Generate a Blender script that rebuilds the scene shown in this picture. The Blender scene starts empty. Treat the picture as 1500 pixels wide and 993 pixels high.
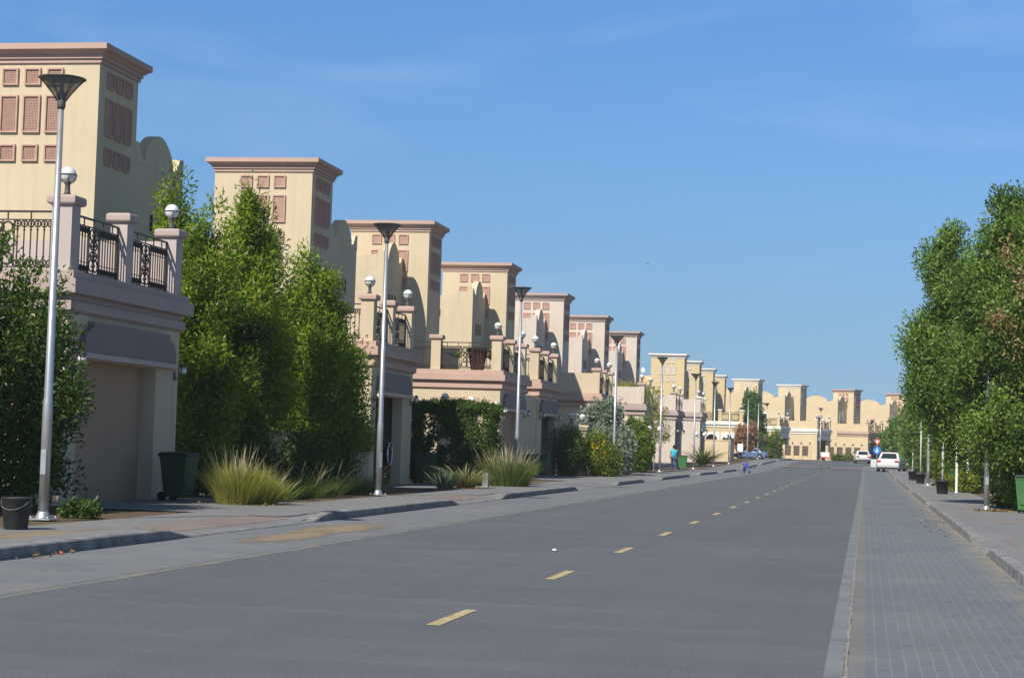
import bpy, math, random
import numpy as np
from mathutils import Vector, Matrix
R = math.radians
rng = np.random.default_rng(7)
random.seed(7)
S = bpy.context.scene
COL = S.collection

# ---------------------------------------------------------------- camera maths
F, VPX, VPY, ROLL, EYE = 2800.0, 1268.0, 667.0, 0.031, 1.6
CX, CY = 750.0, 496.5

def lerp(a, b, t): return a + (b - a) * t

def gz(y):
    """height of the street: level, then a gentle rise towards the far end"""
    if y < 150: return 0.0
    if y < 235: return 0.66 * ((y - 150) / 85.0) ** 1.15
    return 0.66

# ---------------------------------------------------------------- mesh helper
class MB:
    def __init__(s):
        s.v = []; s.f = []; s.m = []; s.s = []
    def face(s, idx, m=0, sm=False):
        s.f.append(tuple(idx)); s.m.append(m); s.s.append(sm)
    def box(s, x0, x1, y0, y1, z0, z1, m=0):
        b = len(s.v)
        s.v += [(x0,y0,z0),(x1,y0,z0),(x1,y1,z0),(x0,y1,z0),(x0,y0,z1),(x1,y0,z1),(x1,y1,z1),(x0,y1,z1)]
        for q in ((3,2,1,0),(4,5,6,7),(0,1,5,4),(1,2,6,5),(2,3,7,6),(3,0,4,7)):
            s.face([b+i for i in q], m)
        return s
    def bbox(s, x0, x1, y0, y1, z0, z1, c=0.01, m=0):
        """box with chamfered edges"""
        rings = [rect(x0+c,x1-c,y0+c,y1-c,z0), rect(x0,x1,y0,y1,z0+c), rect(x0,x1,y0,y1,z1-c), rect(x0+c,x1-c,y0+c,y1-c,z1)]
        return s.loft(rings, m=m)
    def loft(s, rings, m=0, cap=True, sm=False, closed=True):
        b = len(s.v); n = len(rings[0])
        for r in rings: s.v += [tuple(p) for p in r]
        for k in range(len(rings)-1):
            for i in range(n if closed else n-1):
                j = (i+1) % n
                s.face((b+k*n+i, b+k*n+j, b+(k+1)*n+j, b+(k+1)*n+i), m, sm)
        if cap:
            s.face([b+i for i in range(n-1,-1,-1)], m)
            s.face([b+(len(rings)-1)*n+i for i in range(n)], m)
        return s
    def tube(s, p0, p1, r0, r1=None, n=10, m=0, cap=True, sm=True):
        r1 = r0 if r1 is None else r1
        return s.path([p0, p1], [r0, r1], n, m, cap, sm)
    def path(s, pts, rad, n=8, m=0, cap=True, sm=True):
        pts = [Vector(p) for p in pts]; rings = []
        for i, p in enumerate(pts):
            d = (pts[min(i+1,len(pts)-1)] - pts[max(i-1,0)])
            if d.length < 1e-9: d = Vector((0,0,1))
            d.normalize()
            a = d.orthogonal() if abs(d.z) < .95 else Vector((1,0,0)) - d*d.x
            a.normalize(); b = d.cross(a)
            r = rad[i] if hasattr(rad,'__len__') else rad
            rings.append([p + a*(math.cos(t)*r) + b*(math.sin(t)*r) for t in [2*math.pi*k/n for k in range(n)]])
        return s.loft(rings, m, cap, sm)
    def lathe(s, prof, c=(0,0,0), n=20, m=0, cap=True, sm=True):
        rings = [[(c[0]+r*math.cos(2*math.pi*k/n), c[1]+r*math.sin(2*math.pi*k/n), c[2]+z) for k in range(n)] for r, z in prof]
        return s.loft(rings, m, cap, sm)
    def sphere(s, c, r, n=14, k=8, m=0, sx=1, sy=1, sz=1):
        prof = [(max(r*math.sin(math.pi*i/k), r*.01), -r*math.cos(math.pi*i/k)) for i in range(k+1)]
        rings = [[(c[0]+sx*q*math.cos(2*math.pi*j/n), c[1]+sy*q*math.sin(2*math.pi*j/n), c[2]+sz*z) for j in range(n)] for q, z in prof]
        return s.loft(rings, m, True, True)
    def torus(s, c, axis, Rr, r, n=12, k=5, m=0):
        ax = Vector(axis).normalized(); a = ax.orthogonal().normalized(); b = ax.cross(a); c = Vector(c)
        base = len(s.v)
        for i in range(n):
            t = 2*math.pi*i/n; d = a*math.cos(t)+b*math.sin(t)
            for j in range(k):
                u = 2*math.pi*j/k
                s.v.append(tuple(c + d*(Rr+r*math.cos(u)) + ax*(r*math.sin(u))))
        for i in range(n):
            for j in range(k):
                s.face((base+i*k+j, base+((i+1)%n)*k+j, base+((i+1)%n)*k+(j+1)%k, base+i*k+(j+1)%k), m, True)
        return s
    def prism(s, prof, axis, a0, a1, m=0, sm=False):
        """extrude a 2D outline; axis 'x': prof=(y,z); 'y': prof=(x,z); 'z': prof=(x,y)"""
        def P(p, a):
            return {'x': (a,p[0],p[1]), 'y': (p[0],a,p[1]), 'z': (p[0],p[1],a)}[axis]
        b = len(s.v); n = len(prof)
        s.v += [P(p,a0) for p in prof] + [P(p,a1) for p in prof]
        for i in range(n):
            j = (i+1) % n; s.face((b+i,b+j,b+n+j,b+n+i), m, sm)
        s.face([b+i for i in range(n-1,-1,-1)], m); s.face([b+n+i for i in range(n)], m)
        return s
    def mesh(s, name, mats):
        me = bpy.data.meshes.new(name)
        me.from_pydata(s.v, [], s.f)
        mats = mats if isinstance(mats,(list,tuple)) else [mats]
        for m in mats: me.materials.append(m)
        me.polygons.foreach_set('material_index', s.m)
        me.polygons.foreach_set('use_smooth', s.s)
        import bmesh
        bm = bmesh.new(); bm.from_mesh(me); bmesh.ops.recalc_face_normals(bm, faces=bm.faces); bm.to_mesh(me); bm.free()
        me.update()
        return me
    def build(s, name, mats, parent=None, loc=(0,0,0), rz=0):
        return link(name, s.mesh(name, mats), parent, loc, rz)

def rect(x0,x1,y0,y1,z): return [(x0,y0,z),(x1,y0,z),(x1,y1,z),(x0,y1,z)]

def link(name, me, parent=None, loc=(0,0,0), rz=0):
    o = bpy.data.objects.new(name, me); COL.objects.link(o)
    o.parent = parent; o.location = loc; o.rotation_euler = (0,0,rz)
    return o

def thing(name, label, cat, loc=(0,0,0), rz=0, group=None):
    o = link(name, None, None, loc, rz); o.empty_display_size = .2
    return tag(o, label, cat, group)

def tag(o, label, cat, group=None):
    o['label'] = label; o['category'] = cat
    if group: o['group'] = group
    return o

def copy_tree(o, parent=None):
    c = o.copy(); COL.objects.link(c); c.parent = parent
    for ch in [x for x in S.objects if x.parent == o]: copy_tree(ch, c)
    return c

def struct(o, kind='structure'):
    o['kind'] = kind; return o

# ---------------------------------------------------------------- materials
def mat(name):
    m = bpy.data.materials.new(name); m.use_nodes = True
    nt = m.node_tree; nt.nodes.clear()
    return m, nt
def N(nt, t, **k):
    n = nt.nodes.new(t)
    for a, v in k.items():
        if a == 'ins':
            for i, x in v.items(): n.inputs[i].default_value = x
        else: setattr(n, a, v)
    return n
def L(nt, a, b): nt.links.new(a, b)
def c4(c): return (c[0], c[1], c[2], 1)
def ramp(nt, fac, stops, interp='LINEAR'):
    r = N(nt, 'ShaderNodeValToRGB'); r.color_ramp.interpolation = interp
    e = r.color_ramp.elements
    while len(e) < len(stops): e.new(.5)
    for q, (p, c) in zip(e, stops):
        q.position = p; q.color = c4(c) if hasattr(c,'__len__') else (c,c,c,1)
    L(nt, fac, r.inputs[0]); return r.outputs[0]
def noise(nt, vec, scale, detail=3, rough=.55, dist=0):
    n = N(nt, 'ShaderNodeTexNoise', ins={'Scale':scale,'Detail':detail,'Roughness':rough,'Distortion':dist})
    if vec is not None: L(nt, vec, n.inputs['Vector'])
    return n.outputs['Fac']
def mixc(nt, fac, a, b, mode='MIX'):
    n = N(nt, 'ShaderNodeMix', data_type='RGBA', blend_type=mode)
    for sock, v in ((n.inputs[0],fac),(n.inputs[6],a),(n.inputs[7],b)):
        if hasattr(v,'is_linked'): L(nt, v, sock)
        elif hasattr(v,'__len__'): sock.default_value = c4(v)
        else: sock.default_value = v
    return n.outputs[2]
def math_(nt, op, a, b=None, c=None, clamp=False):
    n = N(nt, 'ShaderNodeMath', operation=op, use_clamp=clamp)
    for i, v in enumerate((a,b,c)):
        if v is None: continue
        if hasattr(v,'is_linked'): L(nt, v, n.inputs[i])
        else: n.inputs[i].default_value = v
    return n.outputs[0]
def vmap(nt, vec, scale=(1,1,1), rot=(0,0,0), loc=(0,0,0)):
    n = N(nt, 'ShaderNodeMapping'); n.inputs['Scale'].default_value = scale
    n.inputs['Rotation'].default_value = rot; n.inputs['Location'].default_value = loc
    L(nt, vec, n.inputs[0]); return n.outputs[0]
def pos(nt): return N(nt, 'ShaderNodeNewGeometry').outputs['Position']
def objc(nt): return N(nt, 'ShaderNodeTexCoord').outputs['Object']
def out(nt, col, rough=.8, spec=.3, bump=None, bstr=.2, bdist=.02, metal=0, alpha=None, extra=None):
    p = N(nt, 'ShaderNodeBsdfPrincipled')
    for sock, v in ((p.inputs['Base Color'],col),(p.inputs['Roughness'],rough),(p.inputs['Metallic'],metal)):
        if hasattr(v,'is_linked'): L(nt, v, sock)
        else: sock.default_value = c4(v) if hasattr(v,'__len__') else v
    p.inputs['Specular IOR Level'].default_value = spec
    if bump is not None:
        b = N(nt, 'ShaderNodeBump', ins={'Strength':bstr,'Distance':bdist}); L(nt, bump, b.inputs['Height']); L(nt, b.outputs[0], p.inputs['Normal'])
    o = N(nt, 'ShaderNodeOutputMaterial'); L(nt, p.outputs[0], o.inputs[0])
    return p, o
def simple(name, col, rough=.6, spec=.3, metal=0, var=.12, scale=6):
    m, nt = mat(name); v = objc(nt)
    f = noise(nt, v, scale, 4)
    c = mixc(nt, ramp(nt, f, [(.3,0.),(.7,1.)]), [x*(1-var) for x in col], [min(1,x*(1+var)) for x in col])
    out(nt, c, rough, spec, metal=metal)
    return m
def plaster(name, col, stain=.18):
    m, nt = mat(name); v = objc(nt)
    big = noise(nt, v, .55, 4)
    streak = noise(nt, vmap(nt, v, (3.2,3.2,.16)), 1.6, 5, .6)
    fine = noise(nt, v, 42, 3)
    c = mixc(nt, ramp(nt, big, [(.3,0.),(.7,1.)]), [x*(1-.07) for x in col], [min(1,x*1.05) for x in col])
    c = mixc(nt, math_(nt,'MULTIPLY', ramp(nt, streak, [(.5,0.),(.78,1.)]), stain*2.2), c, [x*.62 for x in col])
    c = mixc(nt, math_(nt,'MULTIPLY', fine, .12), c, [x*.8 for x in col])
    out(nt, c, .92, .15, bump=fine, bstr=.25, bdist=.006)
    return m
def leafmat(name, dark, mid, light, trans=.32, rough=.45):
    m, nt = mat(name)
    a = N(nt, 'ShaderNodeAttribute', attribute_name='tint').outputs['Fac']
    c = ramp(nt, a, [(0,dark),(.5,mid),(1,light)])
    p = N(nt, 'ShaderNodeBsdfPrincipled', ins={'Roughness':rough,'Specular IOR Level':.35}); L(nt, c, p.inputs['Base Color'])
    t = N(nt, 'ShaderNodeBsdfTranslucent'); L(nt, mixc(nt, 1., c, (1.,1.15,.55), 'MULTIPLY'), t.inputs[0])
    x = N(nt, 'ShaderNodeMixShader', ins={0:trans}); L(nt, p.outputs[0], x.inputs[1]); L(nt, t.outputs[0], x.inputs[2])
    o = N(nt, 'ShaderNodeOutputMaterial'); L(nt, x.outputs[0], o.inputs[0])
    return m

def asphalt():
    m, nt = mat('asphalt'); v = pos(nt)
    big = noise(nt, v, .22, 5, .6, .6); mid = noise(nt, v, .6, 7, .68); fine = noise(nt, v, 38, 3, .7); grain = noise(nt, v, 130, 2, .75)
    lane = noise(nt, vmap(nt, v, (1.3,.035,1)), 1.0, 3); cross = noise(nt, vmap(nt, v, (.16,1.5,1), (0,0,R(4))), 1.0, 7, .7)
    c = ramp(nt, big, [(.28,(.090,.095,.100)),(.52,(.114,.118,.122)),(.75,(.142,.143,.142))])
    c = mixc(nt, math_(nt,'MULTIPLY', ramp(nt, lane, [(.4,0.),(.7,1.)]), .45), c, (.080,.084,.090))
    c = mixc(nt, math_(nt,'MULTIPLY', ramp(nt, cross, [(.46,0.),(.70,1.)]), .55), c, (.080,.084,.090))
    c = mixc(nt, math_(nt,'MULTIPLY', ramp(nt, cross, [(.32,1.),(.47,0.)]), .5), c, (.162,.162,.16))
    c = mixc(nt, math_(nt,'MULTIPLY', ramp(nt, mid, [(.55,0.),(.75,1.)]), .5), c, (.162,.158,.152))
    c = mixc(nt, ramp(nt, fine, [(.38,0.),(.70,.9)]), c, (.185,.185,.183))
    c = mixc(nt, ramp(nt, grain, [(.3,.75),(.5,0.)]), c, (.04,.041,.043))
    c = mixc(nt, 1., c, (.87,.915,.975), 'MULTIPLY')
    out(nt, c, .9, .22, bump=grain, bstr=.5, bdist=.006)
    return m
def pavers(name, a, b, joint, bw=.2, bh=.1, rot=0, dirt=(.2,.18,.15), dirtamt=.5, sandx=None):
    m, nt = mat(name); v = pos(nt)
    br = N(nt, 'ShaderNodeTexBrick', ins={'Color1':c4(a),'Color2':c4(b),'Mortar':c4(joint),'Scale':1.0,'Mortar Size':.007,'Mortar Smooth':.35,'Bias':0.0,'Brick Width':bw,'Row Height':bh})
    L(nt, vmap(nt, v, (1,1,1), (0,0,rot)), br.inputs['Vector'])
    d = noise(nt, v, .8, 5, .65); f = noise(nt, v, 30, 3); st = noise(nt, v, .25, 4)
    c = mixc(nt, math_(nt,'MULTIPLY', ramp(nt, d, [(.42,0.),(.72,1.)]), dirtamt), br.outputs['Color'], dirt)
    c = mixc(nt, math_(nt,'MULTIPLY', ramp(nt, st, [(.4,1.),(.6,0.)]), .3), c, [x*.72 for x in a])
    c = mixc(nt, math_(nt,'MULTIPLY', f, .22), c, [x*.7 for x in a])
    if sandx:
        x = N(nt, 'ShaderNodeSeparateXYZ'); L(nt, v, x.inputs[0])
        k = N(nt, 'ShaderNodeMapRange', ins={1:sandx[0],2:sandx[1],3:0.,4:1.}); L(nt, x.outputs[0], k.inputs[0])
        k2 = math_(nt,'MULTIPLY', k.outputs[0], ramp(nt, noise(nt, vmap(nt,v,(1,.35,1)), 1.7, 5, .7), [(.38,0.),(.62,1.)]))
        c = mixc(nt, k2, c, (.27,.225,.165))
    out(nt, c, .9, .2, bump=br.outputs['Fac'], bstr=-.35, bdist=.006)
    return m
def ground_mat(name, a, b, sc=1.5):
    m, nt = mat(name); v = pos(nt)
    f = noise(nt, v, sc, 6, .65); g = noise(nt, v, 25, 4, .7)
    c = mixc(nt, ramp(nt, f, [(.3,0.),(.7,1.)]), a, b)
    c = mixc(nt, math_(nt,'MULTIPLY', g, .45), c, [x*.5 for x in a])
    out(nt, c, .95, .1, bump=g, bstr=.6, bdist=.03)
    return m

M = {}
M['asphalt'] = asphalt()
M['pavL'] = pavers('grey_paver_left', (.152,.165,.185), (.182,.195,.214), (.12,.119,.115), .2, .1, 0, (.25,.225,.19), .55)
M['pavR'] = pavers('grey_paver_right', (.126,.144,.168), (.150,.168,.192), (.21,.21,.205), .22, .11, R(90), (.2,.197,.188), .35, sandx=(1.55,2.0))
M['soldier'] = pavers('edge_paver', (.155,.158,.162), (.178,.18,.182), (.14,.137,.13), .4, .1, 0, (.25,.225,.185), .6)
M['walk'] = pavers('pavement_paver', (.186,.192,.202), (.215,.218,.224), (.17,.163,.155), .2, .1, R(90), (.225,.205,.18), .5)
M['redpave'] = pavers('red_paver', (.225,.175,.16), (.235,.2,.185), (.18,.165,.15), .2, .1, R(90), (.25,.22,.19), .7)
M['edge'] = simple('edge_concrete', (.165,.175,.19), .9, .15, var=.18, scale=1.4)
M['mortar'] = simple('mortar_seam', (.225,.215,.195), .95, .1, var=.25, scale=6)
M['kerb'] = simple('kerb_concrete', (.205,.205,.205), .9, .15, var=.35, scale=3)
M['soil'] = ground_mat('soil', (.11,.08,.055), (.17,.13,.09))
M['sand'] = ground_mat('sand', (.15,.12,.08), (.2,.16,.11), .8)
def ragged(name, a, b_, amount=.55):
    m, nt = mat(name); v = pos(nt); g = N(nt,'ShaderNodeTexCoord').outputs['Generated']
    d = N(nt,'ShaderNodeVectorMath',operation='DISTANCE'); L(nt,g,d.inputs[0]); d.inputs[1].default_value=(.5,.5,0)
    x = N(nt,'ShaderNodeSeparateXYZ'); L(nt,g,x.inputs[0]); y = N(nt,'ShaderNodeCombineXYZ'); L(nt,x.outputs[0],y.inputs[0]); L(nt,x.outputs[1],y.inputs[1]); L(nt,y.outputs[0],d.inputs[0])
    n1 = noise(nt, vmap(nt,v,(1,.5,1)), 3.5, 7, .75)
    f = math_(nt,'SUBTRACT', math_(nt,'ADD', n1, .28), math_(nt,'MULTIPLY', d.outputs['Value'], 1.35))
    al = math_(nt,'MULTIPLY', ramp(nt, f, [(.15,0.),(.5,1.)]), amount+.3)
    c = mixc(nt, noise(nt,v,9,4), a, b_)
    p = N(nt,'ShaderNodeBsdfPrincipled',ins={'Roughness':.95,'Specular IOR Level':.1}); L(nt,c,p.inputs['Base Color']); L(nt,al,p.inputs['Alpha'])
    o = N(nt,'ShaderNodeOutputMaterial'); L(nt,p.outputs[0],o.inputs[0]); return m
M['sandpatch'] = ragged('sand_patch', (.30,.235,.16), (.25,.205,.15))
M['soilpatch'] = ragged('soil_patch', (.19,.16,.12), (.14,.115,.09), .7)
def dustline():
    m, nt = mat('dust_line'); v = pos(nt)
    n1 = noise(nt, vmap(nt,v,(6,.5,1)), 1.2, 6, .7)
    p = N(nt,'ShaderNodeBsdfPrincipled',ins={'Roughness':.95,'Specular IOR Level':.1,'Base Color':(.26,.245,.22,1)}); L(nt,math_(nt,'MULTIPLY',ramp(nt,n1,[(.38,0.),(.62,1.)]),.75),p.inputs['Alpha'])
    o = N(nt,'ShaderNodeOutputMaterial'); L(nt,p.outputs[0],o.inputs[0]); return m
M['dustline'] = dustline()
M['paint'] = simple('yellow_paint', (.40,.325,.185), .8, .2, var=.35, scale=9)
M['cream'] = plaster('cream_plaster', (.585,.49,.335))
M['creamlow'] = plaster('cream_plaster_lower', (.57,.47,.33))
M['pinkwhite'] = plaster('pinkish_white_plaster', (.60,.515,.43))
M['yellow'] = plaster('yellow_plaster', (.61,.49,.275))
M['palecream'] = plaster('pale_cream_plaster', (.63,.51,.325), .08)
M['pink'] = plaster('pink_trim', (.49,.345,.28), .1)
M['mauve'] = plaster('mauve_trim', (.43,.34,.305), .12)
M['mauvepier'] = plaster('mauve_pier', (.50,.42,.385), .12)
M['white'] = plaster('white_trim', (.78,.74,.66), .08)
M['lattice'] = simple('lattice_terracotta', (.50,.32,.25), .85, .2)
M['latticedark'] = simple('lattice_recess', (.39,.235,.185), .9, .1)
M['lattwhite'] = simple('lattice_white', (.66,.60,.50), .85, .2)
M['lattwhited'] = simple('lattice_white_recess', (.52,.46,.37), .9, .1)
M['hood'] = plaster('hood_mauve', (.27,.215,.205), .1)
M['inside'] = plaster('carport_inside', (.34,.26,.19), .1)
M['tile'] = simple('unseen_dark_floor', (.16,.14,.12), .8, .2, var=.2)  # dark tone chosen to cut light bouncing off the terrace
M['door'] = plaster('garage_door_brown', (.42,.285,.195), .08)
M['recess'] = simple('window_recess', (.03,.028,.026), .9, .1)
M['iron'] = simple('wrought_iron', (.035,.025,.02), .5, .4)
M['steel'] = simple('galvanised_steel', (.46,.47,.48), .42, .5, metal=.65, var=.1, scale=4)
M['steelw'] = simple('pale_painted_steel', (.62,.62,.60), .5, .4, var=.06)
M['headmetal'] = simple('lamp_head_metal', (.12,.12,.115), .45, .4, metal=.3)
M['globe'] = simple('opal_globe', (.72,.72,.70), .15, .5, var=.03)
M['lampiron'] = simple('lamp_bracket', (.10,.105,.10), .5, .4)
M['bin'] = simple('bin_green', (.022,.07,.028), .5, .35)
M['binlit'] = simple('bin_green_lit', (.05,.15,.045), .5, .35)  # lit copy of the bin green, sunlight put into the colour
M['binlid'] = simple('bin_lid', (.018,.03,.022), .5, .35)
M['rubber'] = simple('rubber', (.018,.018,.018), .8, .2)
M['black'] = simple('black_plastic', (.03,.03,.03), .55, .35, var=.3)
M['bark'] = simple('bark', (.10,.075,.05), .95, .1, var=.4, scale=9)
M['whitepaint'] = simple('car_white', (.66,.66,.655), .25, .5, var=.02)
M['carblue'] = simple('car_blue', (.10,.17,.32), .25, .5, var=.02)
M['cardark'] = simple('car_dark', (.02,.022,.026), .25, .5, var=.02)
M['glass'] = simple('dark_glass', (.02,.024,.028), .08, .6, var=.02)
M['chrome'] = simple('chrome', (.75,.75,.75), .15, .5, metal=1, var=.02)
M['red'] = simple('lamp_red', (.45,.02,.02), .25, .5, var=.05)
M['signred'] = simple('sign_red', (.60,.035,.03), .4, .4, var=.03)
M['signblue'] = simple('sign_blue', (.03,.20,.68), .4, .4, var=.03)
M['signwhite'] = simple('sign_white', (.82,.82,.80), .4, .4, var=.02)
M['skin'] = simple('skin', (.30,.17,.11), .6, .3, var=.05)
M['teal'] = simple('teal_cloth', (.05,.42,.48), .9, .1)
M['jeans'] = simple('denim', (.05,.075,.13), .9, .1)
M['hair'] = simple('dark_hair', (.02,.016,.012), .7, .2)
M['violet'] = simple('violet_cloth', (.09,.09,.42), .9, .1)
M['greencloth'] = simple('green_cloth', (.03,.12,.09), .9, .1)
M['pot'] = simple('maroon_pot', (.07,.02,.02), .6, .3)
M['terracotta'] = simple('terracotta', (.30,.14,.08), .8, .2)
M['leafA'] = leafmat('tree_leaf', (.085,.15,.012), (.19,.285,.018), (.29,.375,.03), .45)
M['leafB'] = leafmat('right_tree_leaf', (.08,.15,.028), (.165,.265,.045), (.235,.335,.065), .45)
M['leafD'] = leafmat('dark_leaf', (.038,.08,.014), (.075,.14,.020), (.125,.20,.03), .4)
M['leafG'] = leafmat('grey_green_leaf', (.17,.21,.16), (.26,.31,.245), (.36,.42,.33))
M['leafY'] = leafmat('yellow_green_leaf', (.10,.16,.012), (.19,.24,.02), (.29,.31,.035), .42)
M['flowerY'] = leafmat('yellow_flower', (.55,.33,.02), (.65,.42,.02), (.75,.5,.04), .2)
M['flowerR'] = leafmat('red_flower', (.33,.15,.08), (.42,.21,.11), (.42,.29,.16), .3)
M['dry'] = leafmat('dry_leaf', (.20,.13,.05), (.30,.20,.08), (.38,.27,.12), .2)
M['grassG'] = leafmat('green_grass', (.06,.10,.02), (.13,.18,.035), (.24,.27,.07))
M['grassY'] = leafmat('yellow_grass', (.20,.20,.04), (.37,.36,.075), (.52,.48,.15), .4)
M['grassB'] = leafmat('blue_green_blade', (.08,.13,.08), (.15,.21,.13), (.24,.30,.19))
M['straw'] = leafmat('straw', (.28,.15,.06), (.40,.23,.09), (.5,.33,.15))
M['plume'] = leafmat('seed_plume', (.32,.27,.15), (.44,.38,.23), (.54,.48,.32))

def smoky():
    m, nt = mat('smoky_diffuser')
    p = N(nt, 'ShaderNodeBsdfPrincipled', ins={'Base Color':(.30,.30,.28,1),'Roughness':.25,'Specular IOR Level':.5})
    t = N(nt, 'ShaderNodeBsdfTransparent', ins={0:(.62,.62,.58,1)})
    f = noise(nt, objc(nt), 8, 3)
    x = N(nt, 'ShaderNodeMixShader'); L(nt, ramp(nt, f, [(.3,.45),(.7,.6)]), x.inputs[0])
    L(nt, p.outputs[0], x.inputs[1]); L(nt, t.outputs[0], x.inputs[2])
    o = N(nt, 'ShaderNodeOutputMaterial'); L(nt, x.outputs[0], o.inputs[0])
    return m
M['smoky'] = smoky()

# ---------------------------------------------------------------- world, sun, camera
SUN_AZ, SUN_EL = R(23), R(43)       # light travels towards +Y, a little to +X
w = bpy.data.worlds.new('World'); S.world = w; w.use_nodes = True
nt = w.node_tree; nt.nodes.clear()
sky = N(nt, 'ShaderNodeTexSky', sky_type='NISHITA', sun_disc=False, sun_elevation=SUN_EL, sun_rotation=math.pi+SUN_AZ,
        altitude=0, air_density=1.0, dust_density=0.0, ozone_density=1.6)
tc = N(nt, 'ShaderNodeTexCoord').outputs['Generated']
vv = vmap(nt, tc, (2.2,2.2,9.5), (R(9),R(-5),R(22)), (.4,.3,.05))
cl = noise(nt, vv, 1.9, 7, .58, .5)
cl2 = noise(nt, vmap(nt, tc, (7,7,34), (R(10),0,R(20))), 1.3, 5, .6, .8)
sep = N(nt, 'ShaderNodeSeparateXYZ'); L(nt, tc, sep.inputs[0])
up_ = N(nt, 'ShaderNodeMapRange', ins={1:.03,2:.26,3:.35,4:1.}); L(nt, sep.outputs[2], up_.inputs[0])
cf = math_(nt,'MULTIPLY', ramp(nt, cl, [(.50,0.),(.80,1.)]), ramp(nt, cl2, [(.25,.25),(.7,1.)]))
cf = math_(nt,'MULTIPLY', math_(nt,'MULTIPLY', cf, up_.outputs[0]), .22)
sv = N(nt, 'ShaderNodeVectorMath', operation='MULTIPLY_ADD'); L(nt, tc, sv.inputs[0]); sv.inputs[1].default_value = (1,1,.80); sv.inputs[2].default_value = (0,0,.17)
sn = N(nt, 'ShaderNodeVectorMath', operation='NORMALIZE'); L(nt, sv.outputs[0], sn.inputs[0]); L(nt, sn.outputs[0], sky.inputs[0])
sz = N(nt, 'ShaderNodeSeparateXYZ'); L(nt, tc, sz.inputs[0])
hue = ramp(nt, sz.outputs[2], [(.0,(.98,.97,.90)),(.06,(.95,1.06,1.04)),(.13,(.93,1.2,1.36)),(.23,(.77,1.2,1.55)),(.5,(.92,.92,.88))])
skyb = mixc(nt, 1.0, sky.outputs[0], hue, 'MULTIPLY')
skyc = mixc(nt, cf, skyb, (9.5,10.5,11.8))
bg = N(nt, 'ShaderNodeBackground', ins={'Strength':.082}); L(nt, skyc, bg.inputs[0])
o = N(nt, 'ShaderNodeOutputWorld'); L(nt, bg.outputs[0], o.inputs[0])

sd = bpy.data.lights.new('sun', 'SUN'); sd.energy = 4.7; sd.angle = R(.5); sd.color = (1.0,.93,.82)
so = bpy.data.objects.new('sun', sd); COL.objects.link(so)
ldir = Vector((math.sin(SUN_AZ)*math.cos(SUN_EL), math.cos(SUN_AZ)*math.cos(SUN_EL), -math.sin(SUN_EL)))
so.rotation_euler = ldir.to_track_quat('-Z','Y').to_euler(); so.location = (-60,-120,150)

a_ = Vector((VPX-CX, -(VPY-CY), -F)).normalized()
u_ = Vector((1,-ROLL,0)).cross(a_).normalized()
if u_.y < 0: u_ = -u_
r_ = a_.cross(u_)
rot = Matrix((r_, a_, u_))
cd = bpy.data.cameras.new('camera'); cam = bpy.data.objects.new('camera', cd); COL.objects.link(cam)
cd.sensor_width = 36; cd.sensor_fit = 'HORIZONTAL'; cd.lens = 36*F/1500; cd.clip_end = 6000; cd.clip_start = .1
cam.matrix_world = Matrix.Translation((0,0,EYE)) @ rot.to_4x4()
S.camera = cam
S.view_settings.view_transform = 'Standard'; S.view_settings.look = 'None'
S.view_settings.exposure = 0.36; S.view_settings.gamma = 1
S.render.engine = 'CYCLES'
S.cycles.max_bounces = 6; S.cycles.diffuse_bounces = 4; S.cycles.transparent_max_bounces = 6
S.cycles.use_denoising = True

# ---------------------------------------------------------------- ground, road, pavements
def strip(name, x0, x1, y0, y1, z, m, step=4.0, zf=None, nx=1, jag=0):
    mb = MB(); ny = max(1, int((y1-y0)/step))
    for i in range(ny+1):
        y = lerp(y0, y1, i/ny)
        for k in range(nx+1):
            x = lerp(x0, x1, k/nx)
            zz = gz(y) + (zf(x,y) if zf else z)
            mb.v.append((x + (random.uniform(-jag,jag) if k in (0,nx) else 0), y, zz))
    n = nx+1
    for i in range(ny):
        for k in range(nx): mb.face((i*n+k, i*n+k+1, (i+1)*n+k+1, (i+1)*n+k))
    return struct(mb.build(name, m))

mb = MB(); ys = [-60,-20,20,60,100,150,160,170,180,190,200,210,220,235,260,400,620]
for y in ys:
    for x in (-260,-120,-40,-16,0,10,60,120,260): mb.v.append((x,y,gz(y)-.03))
for i in range(len(ys)-1):
    for k in range(8): mb.face((i*9+k,i*9+k+1,(i+1)*9+k+1,(i+1)*9+k))
struct(mb.build('ground', M['sand']))
YE = 292
strip('road', -8.0, -.27, -25, 285, 0.0, M['asphalt'])
strip('road_edge_strip', -.27, -.13, -25, 180, .002, M['edge'])
strip('road_edge_seam', -.13, -.10, -25, 180, .006, M['mortar'], step=.25, jag=.006)
strip('road_edge_course', -.10, .03, -25, 180, .003, M['soldier'])
strip('parking_strip', .03, 2.0, -25, 176, .004, M['pavR'])
strip('road_edge_seam', -8.2, -7.97, -25, 260, .003, M['dustline'], step=.6, jag=.04)
strip('parking_edge', -8.17, -8.0, -25, 260, .001, M['edge'])
strip('parking_strip', -10.3, -8.17, -25, 260, .004, M['pavL'])
strip('speed_table', -8.0, -.27, 186, 193, .035, M['redpave'])
strip('crossing_pad', -.27, 6.5, 176, 215, .02, M['pavL'])
strip('road', -.27, 16, 222, 285, .003, M['asphalt'])
strip('forecourt', -30, 30, 285, 300, .02, M['walk'])
# dashed centre line
for k in range(24):
    y = 11.05 + 6.33*k
    if y > 180: break
    o = strip('lane_marking', -3.76, -3.635, y-.95, y+.75, .005, M['paint'], step=.4, jag=.006)

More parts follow.
